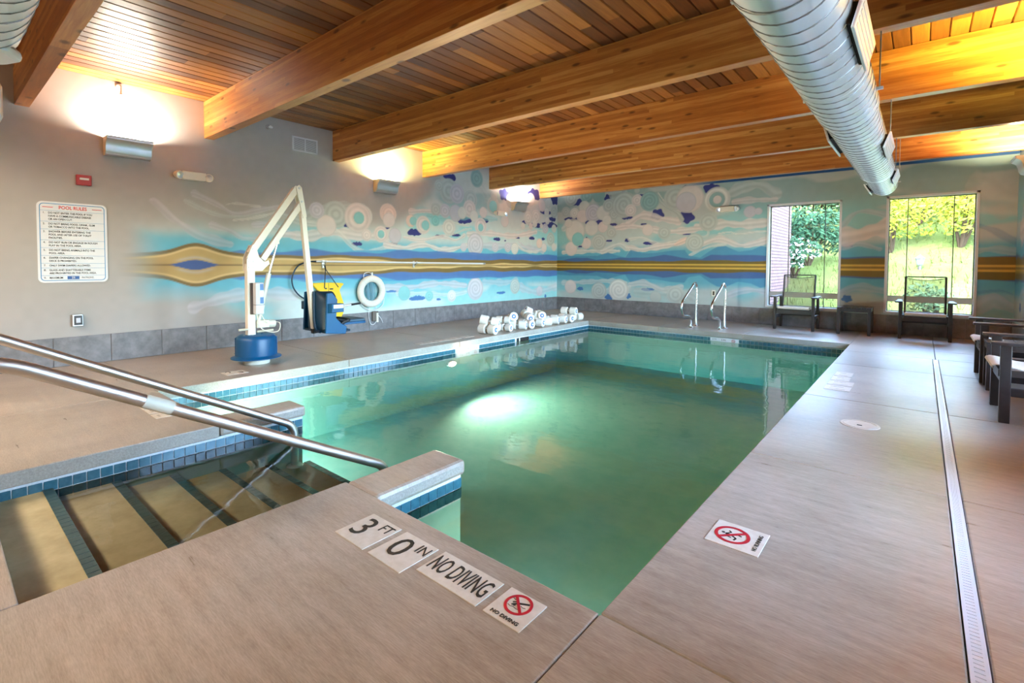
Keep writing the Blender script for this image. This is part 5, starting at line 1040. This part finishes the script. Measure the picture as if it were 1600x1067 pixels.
bells = [(-5.47, 5.95, .077, 8, 0, 'foam dumbbell at the near end of the heap, blue hub facing the pool'),
 (-5.60, 6.16, .077, 68, 0, 'foam dumbbell lying sideways second from the near end of the heap'),
 (-5.50, 6.03, .205, 30, 10, 'foam dumbbell resting on top at the near end of the heap'),
 (-5.49, 6.41, .062, 5, 0, 'smaller foam dumbbell in the lower row, blue hub facing the pool'),
 (-5.62, 6.52, .175, 20, 0, 'smaller foam dumbbell on top of the lower row near the skimmer'),
 (-5.48, 6.74, .077, 25, 0, 'foam dumbbell above the skimmer with its hub turned toward the window wall'),
 (-5.58, 6.70, .205, -38, -12, 'foam dumbbell on top above the skimmer, showing its underside hub'),
 (-5.48, 6.99, .077, -10, 0, 'foam dumbbell in the lower row just past the skimmer'),
 (-5.56, 7.12, .205, -30, 12, 'foam dumbbell on top in the middle of the heap'),
 (-5.48, 7.27, .077, 12, 0, 'foam dumbbell in the lower row, middle of the heap'),
 (-5.66, 7.40, .225, 60, 25, 'foam dumbbell tilted upright at the back of the heap'),
 (-5.58, 7.55, .190, -42, 0, 'foam dumbbell resting across the top just past the middle'),
 (-5.48, 7.50, .070, 48, 0, 'foam dumbbell wedged low just past the middle of the heap'),
 (-5.50, 7.78, .077, 22, 0, 'largest looking foam dumbbell in the lower row near the far end'),
 (-5.48, 8.02, .077, 14, 0, 'foam dumbbell third from the far end of the lower row'),
 (-5.48, 8.28, .077, -4, 0, 'foam dumbbell second from the far end of the lower row'),
 (-5.46, 8.60, .077, 75, 0, 'foam dumbbell lying sideways at the far end of the heap'),
 (-5.50, 8.42, .208, 10, 0, 'foam dumbbell on top at the far end of the heap')]
for x, y, z, rz, ry, lb in bells:
    o = proto if not used else copy_tree(proto); used = True
    o.location = (x, y, z+.001); o.rotation_euler = (0, R(ry), R(rz)); o['label'] = 'white '+lb
    if 'smaller' in lb: o.scale = (.8, .8, .8)

# ------------------------------------------------------------------ outside
def grass_mat():
    m = mat('sunlit_grass', (.3,.4,.1), 1.0, spec=0); t = NT(m); a = t.noise(t.pos(), .5, 5, .6); f = t.noise(t.pos((1, 1, 1)), 9, 4, .8)
    t.col(t.mix(.5, t.ramp(a, [(.35, lin((64,78,34))), (.6, lin((92,94,54)))]), t.ramp(f, [(.3, lin((40,56,20))), (.7, lin((94,98,52)))]))); t.bump(f, .8, .1); return m
GRASS = grass_mat()
def leaf_mat(n, c1, c2):
    m = mat(n, c1, .9, spec=.05); t = NT(m); v = t.noise(t.pos(), 7, 3, .8); t.col(t.ramp(v, [(.3, c1), (.7, c2)])); return m
LEAFG = leaf_mat('green_leaves', lin((36,62,38)), lin((84,104,72))); LEAFD = leaf_mat('dark_green_leaves', lin((20,42,28)), lin((50,74,48))); LEAFY = leaf_mat('yellow_green_leaves', lin((76,90,22)), lin((132,128,40)))
FLOW = mat('white_blossom', lin((240,238,228)), .7); BARK = speckle('bark', lin((38,30,22)), lin((58,48,36)), 20, 1.0, spec=0)
b = MB(); b.box(-45, 45, YF+.35, 12.6, -.5, -.05)
struct(b.build('trim_1', speckle('pale_walk', lin((150,142,134)), lin((170,164,158)), 8, .9)))
b = MB(); nx, ny = 60, 44; X = np.linspace(-60, 60, nx); Y = np.concatenate([np.linspace(12.6, 40, 30), np.linspace(42, 80, 14)])
def hz(x, y): return -.05+max(0, y-14.5)*.36+.35*math.sin(x*.5+y*.3)*min(1, max(0, y-14)/6)
vs = [(x, y, hz(x, y)) for x in X for y in Y]; b.add(vs, [(i*ny+j, (i+1)*ny+j, (i+1)*ny+j+1, i*ny+j+1) for i in range(nx-1) for j in range(ny-1)])
tag(b.build('grassy_slope', GRASS, smooth=True), 'sunlit grassy slope rising outside both windows', 'grass', kind='stuff')
b = MB(); r = random.Random(3)
for i in range(9000):
    x = r.uniform(-14, 8); y = r.uniform(13.2, 26); z = hz(x, y)-.02; h = r.uniform(.12, .34); a = r.uniform(0, 3.14); dx, dy = math.cos(a)*.02, math.sin(a)*.02; l = r.uniform(-.1, .1)
    b.add([(x-dx, y-dy, z), (x+dx, y+dy, z), (x+l, y+l*.6, z+h)], [(0, 1, 2)])
def fast(name, b, m):   # big flat-shaded mesh without bmesh work
    me = bpy.data.meshes.new(name); me.from_pydata(b.v, [], b.f); me.materials.append(m); o = bpy.data.objects.new(name, me); COL.objects.link(o); return o
tag(fast('tall_grass', b, GRASS), 'tall meadow grass blades on the slope outside', 'grass', kind='stuff')
b = MB(); b.box(-60, 60, 13.0, 13.35, -.06, .06); tag(b.build('kerb', speckle('kerb_concrete', lin((214,206,196)), lin((232,226,218)), 9, .9)), 'pale concrete kerb at the foot of the grassy slope outside', 'kerb')
def shrub(name, x, y, r_, h, m, label, n=1500, ls=.09, seed=0, group=None, flowers=0):
    q = random.Random(seed); z0 = hz(x, y); t = thing(name, (x, y, z0), label, 'shrub', group)
    lobes = [(x+q.uniform(-.55, .55)*r_, y+q.uniform(-.4, .4)*r_, z0+h*q.uniform(.35, .75), r_*q.uniform(.35, .6), h*q.uniform(.22, .38)) for _ in range(9)]
    b = MB(); fl = MB()
    for i in range(n):
        cx, cy, cz, ra, rh = q.choice(lobes); th = q.uniform(0, 6.283); ph = math.acos(q.uniform(-.7, 1)); k = q.uniform(.75, 1.05)
        p = Vector((cx+ra*k*math.sin(ph)*math.cos(th), cy+ra*k*math.sin(ph)*math.sin(th), cz+rh*k*math.cos(ph)))
        u = Vector((q.uniform(-1, 1), q.uniform(-1, 1), q.uniform(-.5, 1))).normalized()*ls*q.uniform(.6, 1.3); v = u.orthogonal().normalized()*ls*.45
        (fl if i < flowers else b).add([p-u, p+v, p+u, p-v], [(0, 1, 2, 3)])
    o = fast('foliage', b, m); o.parent = t; o.data.transform(Matrix.Translation(-Vector(t.location)))
    if flowers: o = fast('blossom', fl, FLOW); o.parent = t; o.data.transform(Matrix.Translation(-Vector(t.location)))
    b = MB(); [b.tube([(x, y, z0-.1), (l[0], l[1], l[2])], [.05, .015], 6) for l in lobes[:5]]; b.build('stem', BARK, t)
shrub('leafy_bush', -4.5, 21.5, 1.5, 3.0, LEAFG, 'large pale green bush outside the left window, at its upper left', 2600, .10, 1, 'bushes outside the left window')
shrub('leafy_bush', -3.4, 22.6, 1.6, 3.0, LEAFG, 'green bush outside the left window, at its upper middle', 2600, .10, 2, 'bushes outside the left window')
shrub('leafy_bush', -2.85, 18.4, 1.0, 1.8, LEAFD, 'dark green bush low in the middle of the left window view', 1800, .08, 3, 'bushes outside the left window')
shrub('leafy_bush', -3.0, 17.0, .7, 1.25, LEAFD, 'dark green bush with white blossom beside the brick wall outside', 1500, .08, 4, 'bushes outside the left window', 260)
shrub('leafy_bush', -2.35, 22.8, 1.3, 2.9, LEAFG, 'pale green bush outside the left window, at its upper right', 2200, .10, 5, 'bushes outside the left window')
shrub('flowering_bush', -1.3, 23.5, 1.6, 3.4, LEAFY, 'yellow-green bush filling the upper left of the right window', 2400, .09, 6, 'yellow-green bushes outside the right window')
shrub('flowering_bush', .3, 24.0, 1.8, 3.3, LEAFY, 'yellow-green bush in the upper middle of the right window', 2600, .09, 7, 'yellow-green bushes outside the right window')
shrub('flowering_bush', 1.9, 23.0, 1.7, 3.4, LEAFY, 'yellow-green bush in the upper right of the right window', 2400, .09, 8, 'yellow-green bushes outside the right window')
shrub('flowering_bush', -.75, 19.6, 1.25, 2.7, LEAFY, 'yellow-green bush behind the garden lamp, to its left', 2000, .08, 9, 'yellow-green bushes outside the right window')
shrub('flowering_bush', .85, 19.4, 1.25, 2.7, LEAFY, 'yellow-green bush behind the garden lamp, to its right', 2000, .08, 10, 'yellow-green bushes outside the right window')
shrub('flowering_bush', -.15, 21.6, 1.3, 2.6, LEAFY, 'yellow-green bush straight behind the garden lamp', 2200, .08, 21, 'yellow-green bushes outside the right window')
shrub('low_plant', .25, 14.3, .55, .8, LEAFG, 'small low plant near the kerb behind the right armchair', 700, .05, 11)
shrub('leafy_bush', .4, 28.5, 2.0, 3.0, LEAFG, 'green bush high on the slope at the top of the right window', 2200, .10, 12, 'bushes higher on the slope')
for k, yy in enumerate((2.0, 5.5, 9.0)): 
    x = 9.0; q = random.Random(k); t = thing('hedge_bush', (x, yy, 0), ['hedge bush outside the right side windows, nearest', 'hedge bush outside the right side windows, middle', 'hedge bush outside the right side windows, farthest'][k], 'shrub', 'hedge outside the side windows')
    b = MB()
    for i in range(900):
        p = Vector((q.gauss(0, .6), q.gauss(0, 1.0), abs(q.gauss(.7, .45)))); u = Vector((q.uniform(-1, 1), q.uniform(-1, 1), q.uniform(-1, 1))).normalized()*.13; v = u.orthogonal().normalized()*.06
        b.add([p-u, p+v, p+u, p-v], [(0, 1, 2, 3)])
    o = fast('foliage', b, LEAFG); o.parent = t
b = MB(); b.box(1.4, 60, -30, 12.5, -.4, -.05); tag(b.build('side_yard', speckle('pale_gravel', lin((190,184,172)), lin((214,208,198)), 6, .95)), 'pale gravel yard outside the right side windows', 'ground', kind='stuff')
wing = thing('brick_wing', (-4.2, 13.5, 0), 'pink brick side wall of the building seen through the left window', 'wall')
b = MB(); b.box(-8, -3.02, 11.2, 16.6, -.1, 5); b.build('brick_wall', BRICK, wing)
b = MB(); b.box(-8.1, -2.97, 11.1, 16.7, 5, 5.15); b.build('coping', SIDEM, wing)
lp = thing('garden_lamp_post', (-.05, 18.0, hz(-.05, 18)), 'dark garden lamp post with a pale lantern outside the right window', 'lamp')
z = 1.15+(1.306-1.15)*.9-.02
b = MB(); b.tube([(-.05, 18, hz(-.05, 18)-.1), (-.05, 18, z-.12)], [.05, .04], 10); b.build('post', BROWN, lp, smooth=True)
b = MB(); b.lathe([(.05, -.14), (.09, -.10), (.13, .08), (.13, .12)], 8, M=Matrix.Translation((-.05, 18, z)) @ Matrix.Scale(.75, 4)); b.build('lantern_glass', mat('lantern_glass_grey', lin((84,86,96)), .5), lp); b = MB(); b.lathe([(.17, .12), (.12, .18), (.05, .23), (0, .28)], 8, M=Matrix.Translation((-.05, 18, z)) @ Matrix.Scale(.75, 4)); b.build('lantern_cap', BROWN, lp)
